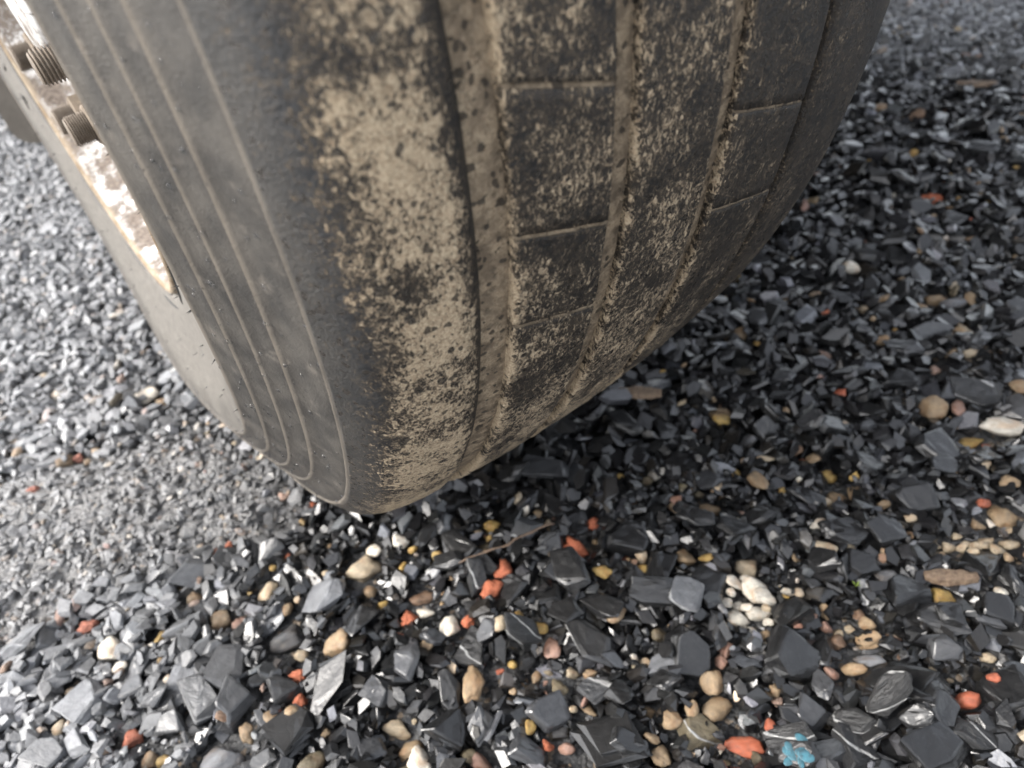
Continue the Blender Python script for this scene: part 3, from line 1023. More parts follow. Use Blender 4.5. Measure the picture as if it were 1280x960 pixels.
# ------------------------------------------------------------------ the stones one can tell apart in the photograph
# x, y, length, width, thickness, turn in degrees, kind, colour, short name
STONES = """
-0.051,-0.314,0.0174,0.0140,0.0130,-43,p,yellow,
-0.007,-0.386,0.0290,0.0159,0.0144,-43,b,orange,long orange brick shard
0.021,-0.379,0.0111,0.0125,0.0083,-43,b,orange,
-0.070,-0.329,0.0147,0.0086,0.0088,-43,p,olive,
-0.071,-0.361,0.0193,0.0208,0.0145,-43,b,orange,lumpy orange brick lump
-0.092,-0.369,0.0175,0.0223,0.0131,-42,b,orange,
-0.163,-0.340,0.0152,0.0144,0.0114,-42,b,orange,
-0.126,-0.378,0.0115,0.0116,0.0087,-42,b,orange,
-0.144,-0.329,0.0226,0.0136,0.0101,-42,c,brown,
-0.148,-0.344,0.0139,0.0081,0.0080,-42,p,white,
-0.140,-0.371,0.0149,0.0210,0.0090,-42,c,white,
-0.091,-0.407,0.0081,0.0114,0.0061,-42,p,yellow,
-0.082,-0.418,0.0101,0.0102,0.0075,-42,p,yellow,
-0.088,-0.423,0.0080,0.0048,0.0045,-42,p,yellow,
-0.085,-0.432,0.0112,0.0097,0.0084,-42,p,yellow,little mustard pebble
-0.153,-0.426,0.0190,0.0339,0.0114,-41,c,tan,leaf-shaped tan stone
-0.120,-0.433,0.0097,0.0070,0.0065,-41,p,yellow,
-0.131,-0.431,0.0070,0.0052,0.0048,-41,p,orange,
-0.111,-0.453,0.0082,0.0139,0.0062,-41,p,tan,
-0.104,-0.475,0.0137,0.0212,0.0082,-41,c,olive,
-0.087,-0.471,0.0139,0.0086,0.0078,-41,p,cream,
-0.078,-0.482,0.0138,0.0086,0.0077,-41,p,tan,
-0.135,-0.455,0.0068,0.0063,0.0051,-41,p,tan,
-0.107,-0.494,0.0085,0.0056,0.0049,-41,p,cream,
-0.221,-0.431,0.0199,0.0191,0.0149,-41,p,tan,big dark yellow pebble
-0.218,-0.446,0.0166,0.0185,0.0100,-40,c,white,white angular pebble
-0.220,-0.410,0.0259,0.0143,0.0083,-41,c,cream,
-0.188,-0.467,0.0118,0.0151,0.0071,-41,c,olive,
-0.183,-0.477,0.0211,0.0122,0.0083,-40,c,pink,pink wedge of stone
-0.139,-0.501,0.0106,0.0081,0.0070,-41,b,orange,
-0.129,-0.511,0.0140,0.0097,0.0084,-41,p,pink,
-0.131,-0.529,0.0160,0.0088,0.0072,-40,p,tan,
-0.056,-0.548,0.0148,0.0160,0.0089,-41,c,tan,
-0.061,-0.529,0.0096,0.0089,0.0072,-41,p,tan,
-0.038,-0.503,0.0113,0.0105,0.0085,-41,p,cream,
-0.079,-0.549,0.0139,0.0077,0.0065,-41,p,tan,
-0.080,-0.560,0.0172,0.0164,0.0103,-41,c,tan,
-0.012,-0.493,0.0162,0.0123,0.0088,-42,c,olive,
-0.169,-0.266,0.0370,0.0273,0.0212,-43,c,cream,large cream boulder
-0.152,-0.257,0.0136,0.0112,0.0081,-43,c,white,
-0.140,-0.292,0.0081,0.0132,0.0061,-43,p,yellow,
-0.124,-0.284,0.0134,0.0074,0.0070,-43,p,yellow,
-0.177,-0.292,0.0144,0.0111,0.0108,-42,p,tan,
-0.173,-0.313,0.0113,0.0083,0.0083,-42,p,yellow,
0.028,-0.434,0.0106,0.0151,0.0079,-43,p,cream,
0.056,-0.460,0.0203,0.0228,0.0122,-43,c,tan,knobbly tan chunk
0.093,-0.498,0.0227,0.0186,0.0136,-43,c,cream,pale cream wedge
0.068,-0.504,0.0182,0.0100,0.0078,-42,p,white,
0.059,-0.508,0.0093,0.0072,0.0070,-42,p,white,
0.059,-0.517,0.0086,0.0089,0.0064,-42,p,white,
0.078,-0.518,0.0207,0.0196,0.0155,-42,p,white,biggest white pebble
0.077,-0.527,0.0199,0.0109,0.0093,-42,p,white,
0.049,-0.525,0.0163,0.0153,0.0122,-42,p,white,
0.064,-0.533,0.0176,0.0112,0.0108,-42,p,white,
0.063,-0.544,0.0084,0.0071,0.0063,-42,p,white,
0.100,-0.536,0.0106,0.0066,0.0065,-42,p,white,
-0.011,-0.548,0.0195,0.0201,0.0117,-41,c,tan,triangular tan stone
-0.022,-0.562,0.0256,0.0181,0.0124,-41,c,tan,
-0.029,-0.593,0.0285,0.0157,0.0078,-41,p,orange,long orange pebble
-0.006,-0.597,0.0092,0.0123,0.0069,-41,p,orange,
-0.045,-0.591,0.0085,0.0075,0.0051,-41,c,olive,
-0.029,-0.604,0.0084,0.0099,0.0051,-41,c,olive,
0.113,-0.677,0.0195,0.0134,0.0131,-41,p,orange,chunky orange pebble
0.136,-0.680,0.0093,0.0081,0.0070,-41,p,orange,
0.077,-0.611,0.0199,0.0109,0.0104,-41,p,tan,striped oval tan pebble
0.060,-0.603,0.0126,0.0123,0.0076,-41,c,pink,
0.091,-0.577,0.0133,0.0097,0.0094,-42,p,pink,
0.099,-0.585,0.0082,0.0085,0.0062,-42,p,cream,
0.108,-0.589,0.0095,0.0068,0.0067,-42,p,cream,
0.118,-0.596,0.0132,0.0117,0.0079,-42,c,tan,
0.060,-0.559,0.0089,0.0069,0.0065,-42,p,tan,
0.122,-0.618,0.0099,0.0067,0.0066,-42,p,pink,
0.180,-0.623,0.0230,0.0173,0.0134,-42,c,yellow,bright yellow chunk
0.212,-0.650,0.0082,0.0121,0.0062,-42,p,white,
0.224,-0.592,0.0122,0.0086,0.0092,-43,p,cream,
0.230,-0.601,0.0135,0.0099,0.0101,-43,p,cream,
0.235,-0.610,0.0148,0.0084,0.0092,-43,p,cream,
0.237,-0.617,0.0107,0.0072,0.0079,-43,p,cream,
0.256,-0.618,0.0148,0.0096,0.0108,-43,p,cream,
0.291,-0.615,0.0249,0.0272,0.0149,-43,c,tan,speckled tan rock
0.155,-0.670,0.0119,0.0075,0.0076,-41,p,cream,
0.126,-0.661,0.0059,0.0043,0.0042,-41,p,cream,
0.162,-0.584,0.0178,0.0156,0.0107,-42,c,pale,
0.091,-0.615,0.0230,0.0127,0.0068,-41,c,pale,smooth blue-grey rod
0.017,-0.584,0.0095,0.0115,0.0072,-41,p,tan,
0.012,-0.590,0.0083,0.0077,0.0062,-41,b,pink,
0.008,-0.541,0.0112,0.0118,0.0084,-41,p,pink,
0.119,-0.588,0.0089,0.0092,0.0067,-42,p,brown,
0.087,-0.590,0.0156,0.0153,0.0093,-42,c,brown,
-0.395,-0.143,0.0160,0.0147,0.0120,-42,b,orange,
-0.392,-0.273,0.0166,0.0155,0.0125,-41,b,orange,lone orange brick lump
-0.271,-0.147,0.0094,0.0055,0.0065,-43,b,orange,
-0.257,-0.151,0.0070,0.0062,0.0053,-43,b,orange,
-0.258,-0.155,0.0070,0.0050,0.0053,-43,b,orange,
-0.262,-0.322,0.0145,0.0101,0.0101,-41,b,orange,
-0.270,-0.342,0.0116,0.0109,0.0087,-41,b,orange,low orange brick bit
-0.394,-0.216,0.0088,0.0098,0.0066,-41,b,pink,
-0.290,-0.317,0.0052,0.0065,0.0039,-41,b,pink,
-0.306,-0.183,0.0163,0.0145,0.0122,-42,p,tan,
-0.250,-0.225,0.0169,0.0243,0.0127,-42,p,cream,upright cream pebble
-0.295,-0.223,0.0179,0.0198,0.0107,-42,c,tan,
-0.284,-0.236,0.0135,0.0169,0.0081,-42,c,pink,
-0.253,-0.304,0.0129,0.0107,0.0097,-42,p,cream,
-0.257,-0.282,0.0359,0.0227,0.0175,-42,c,grey,smooth pinkish-grey cobble
-0.385,-0.182,0.0268,0.0181,0.0152,-42,c,white,flat white-grey slab
-0.345,-0.202,0.0113,0.0152,0.0085,-42,p,yellow,
-0.223,-0.321,0.0285,0.0236,0.0171,-42,c,tan,mottled rusty tan stone
-0.342,-0.341,0.0405,0.0248,0.0185,-40,c,pale,large pale layered stone
-0.316,-0.337,0.0119,0.0179,0.0072,-41,c,tan,
-0.285,-0.395,0.0216,0.0183,0.0130,-40,c,olive,gritty olive stone
-0.388,-0.299,0.0137,0.0156,0.0082,-40,c,tan,
-0.376,-0.308,0.0180,0.0101,0.0104,-41,p,yellow,
-0.426,-0.194,0.0122,0.0116,0.0092,-41,p,tan,
-0.438,-0.225,0.0124,0.0135,0.0093,-41,p,cream,
-0.279,-0.351,0.0127,0.0097,0.0095,-41,p,tan,
-0.266,-0.380,0.0080,0.0089,0.0060,-41,p,tan,
0.351,-0.555,0.0288,0.0159,0.0142,-45,p,yellow,long mustard pebble
0.353,-0.568,0.0090,0.0063,0.0068,-44,b,orange,
0.382,-0.566,0.0351,0.0198,0.0179,-45,c,white,white quartz lump
0.358,-0.512,0.0253,0.0246,0.0152,-45,c,tan,tan branching lump
0.224,-0.487,0.0165,0.0116,0.0124,-44,p,yellow,
0.404,-0.485,0.0116,0.0116,0.0087,-46,b,pink,
0.290,-0.460,0.0136,0.0085,0.0102,-45,p,white,
0.206,-0.410,0.0215,0.0126,0.0104,-45,c,pale,
0.224,-0.452,0.0124,0.0115,0.0093,-44,p,brown,
0.221,-0.461,0.0069,0.0070,0.0052,-44,b,orange,
0.212,-0.367,0.0241,0.0140,0.0119,-45,c,tan,
0.528,-0.421,0.0297,0.0163,0.0135,-48,p,tan,
0.501,-0.416,0.0165,0.0091,0.0107,-47,p,tan,
0.527,-0.438,0.0293,0.0161,0.0154,-47,c,pale,
0.456,-0.373,0.0112,0.0085,0.0084,-47,p,cream,
0.504,-0.323,0.0197,0.0108,0.0148,-48,p,white,
0.454,-0.495,0.0160,0.0088,0.0120,-46,p,cream,
0.406,-0.355,0.0083,0.0080,0.0062,-47,b,orange,
0.195,-0.506,0.0131,0.0072,0.0078,-44,p,cream,
0.211,-0.506,0.0198,0.0181,0.0119,-44,c,tan,
0.226,-0.542,0.0121,0.0083,0.0091,-43,p,tan,
0.281,-0.600,0.0126,0.0090,0.0094,-43,p,orange,
0.127,-0.464,0.0102,0.0090,0.0076,-43,b,pink,
0.114,-0.438,0.0207,0.0166,0.0124,-43,c,tan,
0.164,-0.427,0.0108,0.0107,0.0081,-44,p,yellow,
0.175,-0.472,0.0074,0.0064,0.0056,-44,p,yellow,
0.728,-0.300,0.0296,0.0163,0.0192,-51,b,orange,far orange brick shard
0.782,-0.288,0.0090,0.0158,0.0068,-52,b,orange,
0.418,-0.420,0.0159,0.0087,0.0107,-47,p,tan,
0.377,-0.415,0.0130,0.0116,0.0078,-46,c,tan,
0.354,-0.391,0.0157,0.0093,0.0118,-46,b,pink,
-0.009,-0.348,0.0090,0.0077,0.0068,-43,p,cream,
0.079,-0.354,0.0086,0.0095,0.0065,-44,p,yellow,
0.095,-0.376,0.0147,0.0097,0.0104,-44,p,olive,
0.121,-0.419,0.0106,0.0075,0.0079,-44,p,olive,
-0.353,0.297,0.0169,0.0190,0.0127,-46,p,cream,pale yellow pebble
-0.345,0.247,0.0133,0.0137,0.0100,-45,p,white,
-0.406,0.186,0.0143,0.0131,0.0107,-45,p,tan,
-0.406,0.156,0.0168,0.0161,0.0126,-44,p,tan,
-0.349,0.091,0.0109,0.0148,0.0082,-44,b,orange,
-0.328,0.087,0.0184,0.0101,0.0138,-44,p,tan,
-0.342,0.075,0.0099,0.0103,0.0075,-44,p,tan,
-0.317,0.110,0.0169,0.0175,0.0101,-45,c,pale,
-0.243,0.116,0.0185,0.0102,0.0116,-45,p,tan,
-0.319,0.409,0.0103,0.0178,0.0077,-47,b,orange,
-0.269,0.176,0.0101,0.0128,0.0075,-46,b,pink,
-0.398,0.062,0.0122,0.0086,0.0092,-44,b,orange,
-0.218,-0.207,0.0091,0.0061,0.0068,-43,b,orange,
-0.190,-0.137,0.0131,0.0101,0.0099,-44,b,pink,
-0.172,-0.172,0.0080,0.0071,0.0060,-43,b,orange,
-0.235,-0.210,0.0075,0.0065,0.0056,-43,p,yellow,
-0.181,-0.223,0.0076,0.0066,0.0057,-43,p,tan,
-0.243,-0.259,0.0100,0.0133,0.0075,-42,p,tan,
-0.201,-0.024,0.0081,0.0076,0.0060,-44,p,cream,
-0.035,-0.447,0.0375,0.0207,0.0075,-42,s,dark,
-0.061,-0.433,0.0294,0.0262,0.0101,-42,s,dark,
-0.063,-0.466,0.0484,0.0266,0.0096,-42,s,dark,long ridged black slate
-0.101,-0.429,0.0340,0.0201,0.0077,-42,v,dark,
-0.172,-0.419,0.0177,0.0336,0.0062,-41,s,dark,
-0.187,-0.383,0.0234,0.0311,0.0082,-41,s,grey,
-0.189,-0.441,0.0317,0.0270,0.0103,-41,s,dark,
-0.170,-0.458,0.0169,0.0289,0.0059,-41,s,grey,
-0.124,-0.485,0.0351,0.0267,0.0100,-41,s,grey,
-0.153,-0.495,0.0282,0.0245,0.0092,-41,s,grey,
-0.102,-0.531,0.0536,0.0319,0.0119,-41,l,dark,big layered slate
-0.086,-0.497,0.0282,0.0234,0.0089,-41,v,grey,
-0.079,-0.383,0.0264,0.0314,0.0093,-42,s,dark,
-0.097,-0.353,0.0241,0.0361,0.0084,-42,v,dark,
-0.140,-0.397,0.0277,0.0319,0.0097,-42,v,dark,white-veined slate
0.027,-0.456,0.0414,0.0289,0.0113,-42,s,dark,
-0.033,-0.407,0.0252,0.0366,0.0088,-42,s,dark,
0.029,-0.415,0.0403,0.0321,0.0127,-43,s,dark,
0.007,-0.471,0.0416,0.0229,0.0081,-42,s,dark,
-0.199,-0.319,0.0359,0.0292,0.0116,-42,s,dark,
0.047,-0.580,0.0416,0.0377,0.0145,-41,s,dark,broad flat black slate
0.081,-0.551,0.0311,0.0300,0.0109,-42,s,dark,
0.049,-0.492,0.0351,0.0310,0.0121,-42,s,dark,
0.157,-0.604,0.0334,0.0321,0.0117,-42,s,dark,
0.168,-0.537,0.0375,0.0257,0.0104,-43,s,dark,
0.188,-0.562,0.0342,0.0255,0.0103,-43,s,dark,
0.230,-0.629,0.0341,0.0343,0.0119,-43,s,dark,
0.085,-0.636,0.0542,0.0298,0.0071,-41,s,dark,long thin black slate
0.065,-0.639,0.0382,0.0210,0.0078,-41,v,dark,
0.089,-0.666,0.0251,0.0303,0.0088,-41,s,dark,
0.064,-0.680,0.0483,0.0293,0.0113,-41,s,dark,wide black slate
0.037,-0.632,0.0331,0.0198,0.0076,-41,v,dark,
0.023,-0.613,0.0243,0.0300,0.0085,-41,s,grey,
0.018,-0.642,0.0290,0.0319,0.0101,-41,v,dark,
-0.012,-0.527,0.0287,0.0405,0.0101,-41,s,dark,tall dark slate
-0.046,-0.568,0.0325,0.0279,0.0105,-41,v,olive,olive-brown veined slate
0.136,-0.690,0.0355,0.0329,0.0124,-41,s,dark,
0.090,-0.690,0.0288,0.0230,0.0089,-41,v,dark,
0.134,-0.646,0.0241,0.0191,0.0076,-42,s,grey,
0.062,-0.660,0.0236,0.0150,0.0058,-41,s,dark,
-0.005,-0.611,0.0341,0.0188,0.0065,-41,v,dark,white-ringed slate
-0.014,-0.624,0.0267,0.0167,0.0063,-40,s,dark,
-0.412,-0.224,0.0346,0.0339,0.0121,-41,s,pale,pale diamond slate
-0.245,-0.352,0.0285,0.0484,0.0100,-41,l,dark,
-0.288,-0.367,0.0383,0.0390,0.0134,-41,l,dark,rippled dark slate
-0.311,-0.312,0.0298,0.0404,0.0104,-41,s,grey,
-0.334,-0.289,0.0392,0.0404,0.0137,-41,v,grey,broad-veined grey slate
-0.304,-0.277,0.0270,0.0369,0.0094,-41,l,grey,
-0.212,-0.276,0.0400,0.0357,0.0140,-42,s,pale,
-0.277,-0.328,0.0325,0.0234,0.0092,-41,s,dark,
-0.427,-0.256,0.0293,0.0200,0.0082,-41,s,pale,
-0.452,-0.245,0.0317,0.0230,0.0095,-40,s,grey,
-0.445,-0.130,0.0373,0.0274,0.0118,-42,s,pale,
0.309,-0.541,0.0390,0.0399,0.0137,-44,s,dark,
0.243,-0.558,0.0384,0.0272,0.0113,-43,s,dark,
0.136,-0.418,0.0275,0.0203,0.0083,-44,s,grey,
0.161,-0.301,0.0445,0.0245,0.0063,-45,w,brown,
0.193,-0.618,0.0401,0.0221,0.0063,-42,w,brown,
0.026,-0.302,0.0478,0.0265,0.0109,-44,s,grey,pointed grey slate
-0.002,-0.285,0.0398,0.0230,0.0094,-44,s,dark,
-0.107,-0.325,0.0290,0.0159,0.0061,-43,s,dark,
0.367,-0.464,0.0365,0.0201,0.0080,-46,s,dark,
0.400,-0.530,0.0478,0.0263,0.0077,-45,v,dark,
0.340,-0.428,0.0337,0.0185,0.0071,-46,s,dark,
0.417,-0.443,0.0398,0.0219,0.0087,-46,s,grey,
0.474,-0.494,0.0341,0.0288,0.0120,-46,s,grey,
0.353,-0.305,0.0262,0.0272,0.0092,-47,s,grey,
0.336,-0.329,0.0200,0.0243,0.0070,-47,s,grey,
0.253,-0.510,0.0344,0.0239,0.0100,-44,s,dark,
0.326,-0.575,0.0323,0.0224,0.0096,-44,s,dark,
0.293,-0.556,0.0293,0.0204,0.0086,-44,s,dark,
0.241,-0.450,0.0283,0.0199,0.0083,-45,s,grey,
0.295,-0.382,0.0240,0.0233,0.0084,-46,s,grey,
0.909,-0.237,0.0487,0.0268,0.0104,-54,s,dark,
1.068,-0.178,0.0584,0.0322,0.0202,-56,w,tan,
0.724,-0.259,0.0450,0.0247,0.0118,-51,s,dark,
0.867,-0.289,0.0512,0.0282,0.0114,-53,s,dark,
0.131,-0.544,0.0269,0.0216,0.0086,-43,s,dark,
0.155,-0.565,0.0240,0.0250,0.0084,-43,s,dark,
0.133,-0.478,0.0288,0.0188,0.0076,-43,s,dark,
0.185,-0.490,0.0367,0.0202,0.0080,-44,s,dark,
0.104,-0.475,0.0327,0.0198,0.0079,-43,s,dark,
0.085,-0.445,0.0332,0.0186,0.0074,-43,s,dark,
0.026,-0.489,0.0267,0.0358,0.0093,-42,v,pale,
0.046,-0.604,0.0155,0.0227,0.0054,-41,s,grey,
0.191,-0.657,0.0248,0.0232,0.0087,-42,s,dark,
0.159,-0.637,0.0211,0.0202,0.0074,-42,s,dark,
-0.377,-0.238,0.0228,0.0230,0.0080,-41,s,grey,
-0.364,-0.263,0.0290,0.0174,0.0071,-41,s,grey,
-0.360,-0.292,0.0256,0.0238,0.0090,-41,s,dark,
-0.311,-0.373,0.0242,0.0151,0.0059,-40,s,dark,
-0.243,-0.416,0.0217,0.0160,0.0061,-41,s,grey,
-0.217,-0.383,0.0217,0.0197,0.0076,-41,s,grey,
-0.157,-0.373,0.0228,0.0181,0.0070,-42,s,grey,
-0.121,-0.405,0.0239,0.0205,0.0079,-42,s,grey,
-0.078,-0.512,0.0182,0.0249,0.0064,-41,s,dark,
-0.094,-0.544,0.0289,0.0159,0.0056,-41,s,dark,
-0.042,-0.527,0.0269,0.0172,0.0065,-41,s,dark,
-0.057,-0.489,0.0278,0.0154,0.0059,-41,s,grey,
0.246,-0.629,0.0146,0.0120,0.0087,-43,c,cream,
0.266,-0.606,0.0124,0.0096,0.0074,-43,c,tan,
0.263,-0.633,0.0160,0.0136,0.0096,-43,c,cream,
0.245,-0.600,0.0095,0.0083,0.0057,-43,c,cream,
0.242,-0.639,0.0105,0.0085,0.0063,-43,c,tan,
0.228,-0.618,0.0093,0.0072,0.0056,-43,c,cream,
0.217,-0.602,0.0080,0.0067,0.0048,-43,c,tan,
0.242,-0.620,0.0100,0.0080,0.0060,-43,c,cream,
0.060,-0.524,0.0092,0.0079,0.0069,-42,p,white,
0.050,-0.512,0.0086,0.0073,0.0064,-42,p,white,
0.048,-0.539,0.0090,0.0070,0.0066,-42,p,white,
0.072,-0.535,0.0085,0.0072,0.0064,-42,p,cream,
0.080,-0.505,0.0088,0.0067,0.0066,-42,p,white,
0.038,-0.527,0.0084,0.0071,0.0063,-42,p,cream,
"""
ITEMS = []           # (object, x, y, colour word, noun, short name)
GROUPS = dict(brick_shard="orange brick shards among the gravel", pebble="pebbles among the gravel", stone_chunk="pale stone chunks among the gravel",
              slate_chip="larger slate chips of the gravel", wood_chip="wood chips on the gravel")
r2 = random.Random(33)


def add_stone(kind, colour, x, y, L, Wd, T, yaw, name="", tilt=None, sink=0.3):
    if kind in 'sl' or kind == 'v':
        nm = "slate_chip"
        me = r2.choice(slate_layered if kind == 'l' else vein_meshes if kind == 'v' else slate_fine)
    elif kind == 'p':
        nm = "pebble"; me = r2.choice(pebble_fine if r2.random() < 0.6 else chunk_fine)
    elif kind == 'c':
        nm = "stone_chunk"; me = r2.choice(chunk_fine)
    elif kind == 'b':
        nm = "brick_shard"; me = r2.choice(brick_fine)
    else:
        return None
    tl = tilt or (r2.gauss(0, 0.13), r2.gauss(0, 0.13))
    st = settle(x, y, L, Wd, T, yaw, tl, sink)
    if st is None:
        return None
    zc, A = st
    o = bpy.data.objects.new(nm, me)
    col.objects.link(o)
    M = Matrix(A.tolist()).to_4x4()
    M.translation = Vector((x, y, zc))
    o.matrix_world = M @ Matrix.Diagonal((L, Wd, T, 1))
    t = TINT[colour]
    v = r2.uniform(0.82, 1.18)
    dq = dry_and_glare(x, y) * (0.55 if nm == 'slate_chip' else 0.2)
    o.color = (*(t[q_] * v * (1 - dq) + DUST_GLARE[q_] * dq for q_ in range(3)), 1 - 0.85 * dry_and_glare(x, y))
    tag(o, None, nm.replace("_", " "), GROUPS[nm])
    ITEMS.append((o, x, y, colour, nm.replace("_", " "), name, L))
    return o


def hero_rows():
    for ln in STONES.strip().splitlines():
        q = ln.split(",")
        yield tuple(float(v) for v in q[:5]) + (R(float(q[5])),) + (q[6], q[7], q[8])


woods = []
rows = list(hero_rows())
rows.sort(key=lambda q: 0 if q[6] in 'svl' else 1)         # slates first, the small light stones lie on and between them
SLATE_ROWS = [q for q in rows if q[6] in 'svl']
LIGHT_ROWS = [q for q in rows if q[6] in 'pcb']
WOOD_ROWS = [q for q in rows if q[6] == 'w']

# light stones keep their place: mark where nothing else may come to lie
KEEP = [(q[0], q[1], 0.5 * max(q[2], q[3])) for q in LIGHT_ROWS]
KX = np.array([k[0] for k in KEEP]); KY = np.array([k[1] for k in KEEP]); KR = np.array([k[2] for k in KEEP])
HERO_SLATE = np.array([(q[0], q[1], 0.42 * min(q[2], q[3])) for q in SLATE_ROWS])


def sees(x, y, margin=120):
    q = np.stack([x, y, np.zeros_like(x)], 1) - CAM
    d = q @ ROW[2]
    u = 640 + 887.7 * (q @ ROW[0]) / np.maximum(d, 0.05)
    v = 480 + 887.7 * (q @ ROW[1]) / np.maximum(d, 0.05)
    return (d > 0.1) & (u > -margin) & (u < 1280 + margin) & (v > -margin) & (v < 960 + margin), d


stuff_slate, stuff_pebble, cand = [], [], []


def dry_and_glare(x, y):
    """drier, dustier ground and painted-in sky light, growing towards the open side"""
    beyond = 0.75 * float(np.clip((x + 0.35 * y - 0.95) / 0.5, 0, 1))      # glare painted into the stones past the far side of the axle
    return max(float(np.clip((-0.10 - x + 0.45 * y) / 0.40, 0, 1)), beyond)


DUST_GLARE = np.array((0.33, 0.336, 0.346))  # pale grey of dry dust, raised to stand in for open-sky light


def scatter(ncand, lo, hi, power, flat, hmax, kindmix, near_only=0.0, grit=False):
    x = rng.uniform(-0.80, 1.85, ncand)
    y = rng.uniform(-0.95, 1.75, ncand)
    ok, d = sees(x, y)
    near_t = (np.hypot(x, y) < 0.85)
    keep = ok | (near_t & (rng.random(ncand) < 0.5)) if not grit else ok
    if near_only:
        keep &= d < near_only * rng.uniform(0.75, 1.0, ncand)
    rm = rut_amount(x, y)
    x, y, d, rm = x[keep], y[keep], d[keep], rm[keep]
    for xi, yi, ri in zip(x, y, rm):
        if abs(xi) < 0.165 and abs(yi) < 0.10:
            continue
        s = lo + (hi - lo) * rng.random() ** power
        if ri > 0.5 and s > 0.013 and rng.random() < 0.95:
            continue
        if ri > 0.5 and s > 0.008 and rng.random() < 0.35:
            continue
        if s > 0.017 and rng.random() < 0.85 * dry_and_glare(xi, yi):
            continue
        h0 = hmean(xi, yi)
        if h0 > hmax + 0.0090 * ri + rng.normal(0, 0.002):
            continue
        if len(KX) and (np.hypot(KX - xi, KY - yi) < KR + 0.30 * s).any():
            continue
        if (np.hypot(HERO_SLATE[:, 0] - xi, HERO_SLATE[:, 1] - yi) < HERO_SLATE[:, 2]).any() and rng.random() < 0.85:
            continue
        lim = tyre_clear(xi, yi)
        if lim < s * 0.35:
            continue
        L = s * rng.uniform(1.0, 1.5)
        Wd = s * rng.uniform(0.55, 0.95)
        T = s * rng.uniform(*flat)
        yaw = rng.uniform(0, 2 * math.pi)
        tl = (rng.normal(0, 0.26), rng.normal(0, 0.26))
        if rng.random() < 0.12:
            tl = (rng.normal(0, 0.7), rng.normal(0, 0.5))
        st = settle(xi, yi, L, Wd, T, yaw, tl, 0.30, embed=0.25 * T if ri > 0.5 else 0.0)
        if st is None:
            continue
        zc, A = st
        u = rng.random()
        if u < kindmix:
            g = rng.random()
            cn = "tan" if g < 0.38 else "cream" if g < 0.55 else "white" if g < 0.64 else "yellow" if g < 0.72 else "pink" if g < 0.80 else "brown" if g < 0.9 else "olive" if g < 0.97 else "orange"
            if T < 0.5 * Wd:
                T = 0.55 * Wd
            stuff_pebble.append((xi, yi, zc, L * 0.85, Wd, T, A, cn, ri))
        else:
            left = dry_and_glare(xi, yi)      # paler towards the open side: drier ground plus painted sky light
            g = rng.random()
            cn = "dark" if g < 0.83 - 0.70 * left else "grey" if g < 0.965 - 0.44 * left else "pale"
            stuff_slate.append((xi, yi, zc, L, Wd, T, A, cn, ri))


scatter(60000, 0.016, 0.033, 1.5, (0.20, 0.42), -0.0065, 0.012)
scatter(200000, 0.0095, 0.0185, 1.2, (0.22, 0.50), -0.0055, 0.045)
for x, y, L, Wd, T, yaw, k, colr, nm in SLATE_ROWS:
    add_stone(k, colr, x, y, L * 1.10, Wd * 1.08, min(T, 0.42 * min(L, Wd)) + 0.001, yaw + r2.gauss(0, 0.25), nm, sink=0.42)
for x, y, L, Wd, T, yaw, k, colr, nm in LIGHT_ROWS:
    add_stone(k, colr, x, y, L * (1.15 if colr == 'white' else 0.95), Wd * (1.15 if colr == 'white' else 0.95), T, yaw + r2.gauss(0, 0.2), nm, sink=0.32)
scatter(200000, 0.0042, 0.0095, 1.2, (0.28, 0.70), -0.0072, 0.10, 1.9)
scatter(120000, 0.0020, 0.0050, 1.2, (0.45, 0.85), -0.0105, 0.04, 0.95, True)


# ------------------------------------------------------------------ the largest of the scattered stones become objects, the rest one mass each
def seen_size(q):
    P = np.array([q[0], q[1], q[2]])
    v = P - CAM
    d = v @ ROW[2]
    if d < 0.1:
        return 0.0
    u = 640 + 887.7 * (v @ ROW[0]) / d
    w = 480 + 887.7 * (v @ ROW[1]) / d
    if not (0 < u < 1280 and 0 < w < 960):
        return 0.0
    for t in np.linspace(0.1, 0.98, 40):          # hidden behind the tyre?
        S_ = CAM + v * t
        if abs(S_[0]) < 0.185 and math.hypot(S_[1], S_[2] - HUB_Z) < 0.495 - 1.6 * max(0, abs(S_[0]) - 0.165):
            return 0.0
    return math.sqrt(q[3] * q[4]) / d


n_sl = sum(1 for t in ITEMS if t[4] == "slate chip")
n_pb = sum(1 for t in ITEMS if t[4] == "pebble")


def promote(lst, count, kind):
    sz = [seen_size(q) for q in lst]
    order = sorted(range(len(lst)), key=lambda i: -sz[i])[:count]
    chosen = set(i for i in order if sz[i] > 0)
    for i in sorted(chosen):
        x, y, z, L, Wd, T, A, cn, ri = lst[i]
        me = r2.choice(slate_fine) if kind == 's' else r2.choice(pebble_fine + chunk_fine)
        nm = "slate_chip" if kind == 's' else "pebble"
        o = bpy.data.objects.new(nm, me)
        col.objects.link(o)
        M = Matrix(A.tolist()).to_4x4()
        M.translation = Vector((x, y, z))
        o.matrix_world = M @ Matrix.Diagonal((L, Wd, T, 1))
        t = TINT[cn]
        v = r2.uniform(0.82, 1.18)
        dq = dry_and_glare(x, y) * (0.55 if nm == 'slate_chip' else 0.2)
        o.color = (*(t[q_] * v * (1 - dq) + DUST_GLARE[q_] * dq for q_ in range(3)), 1 - 0.85 * dry_and_glare(x, y))
        tag(o, None, nm.replace("_", " "), GROUPS[nm])
        ITEMS.append((o, x, y, cn, nm.replace("_", " "), "", L))
    return [q for i, q in enumerate(lst) if i not in chosen]


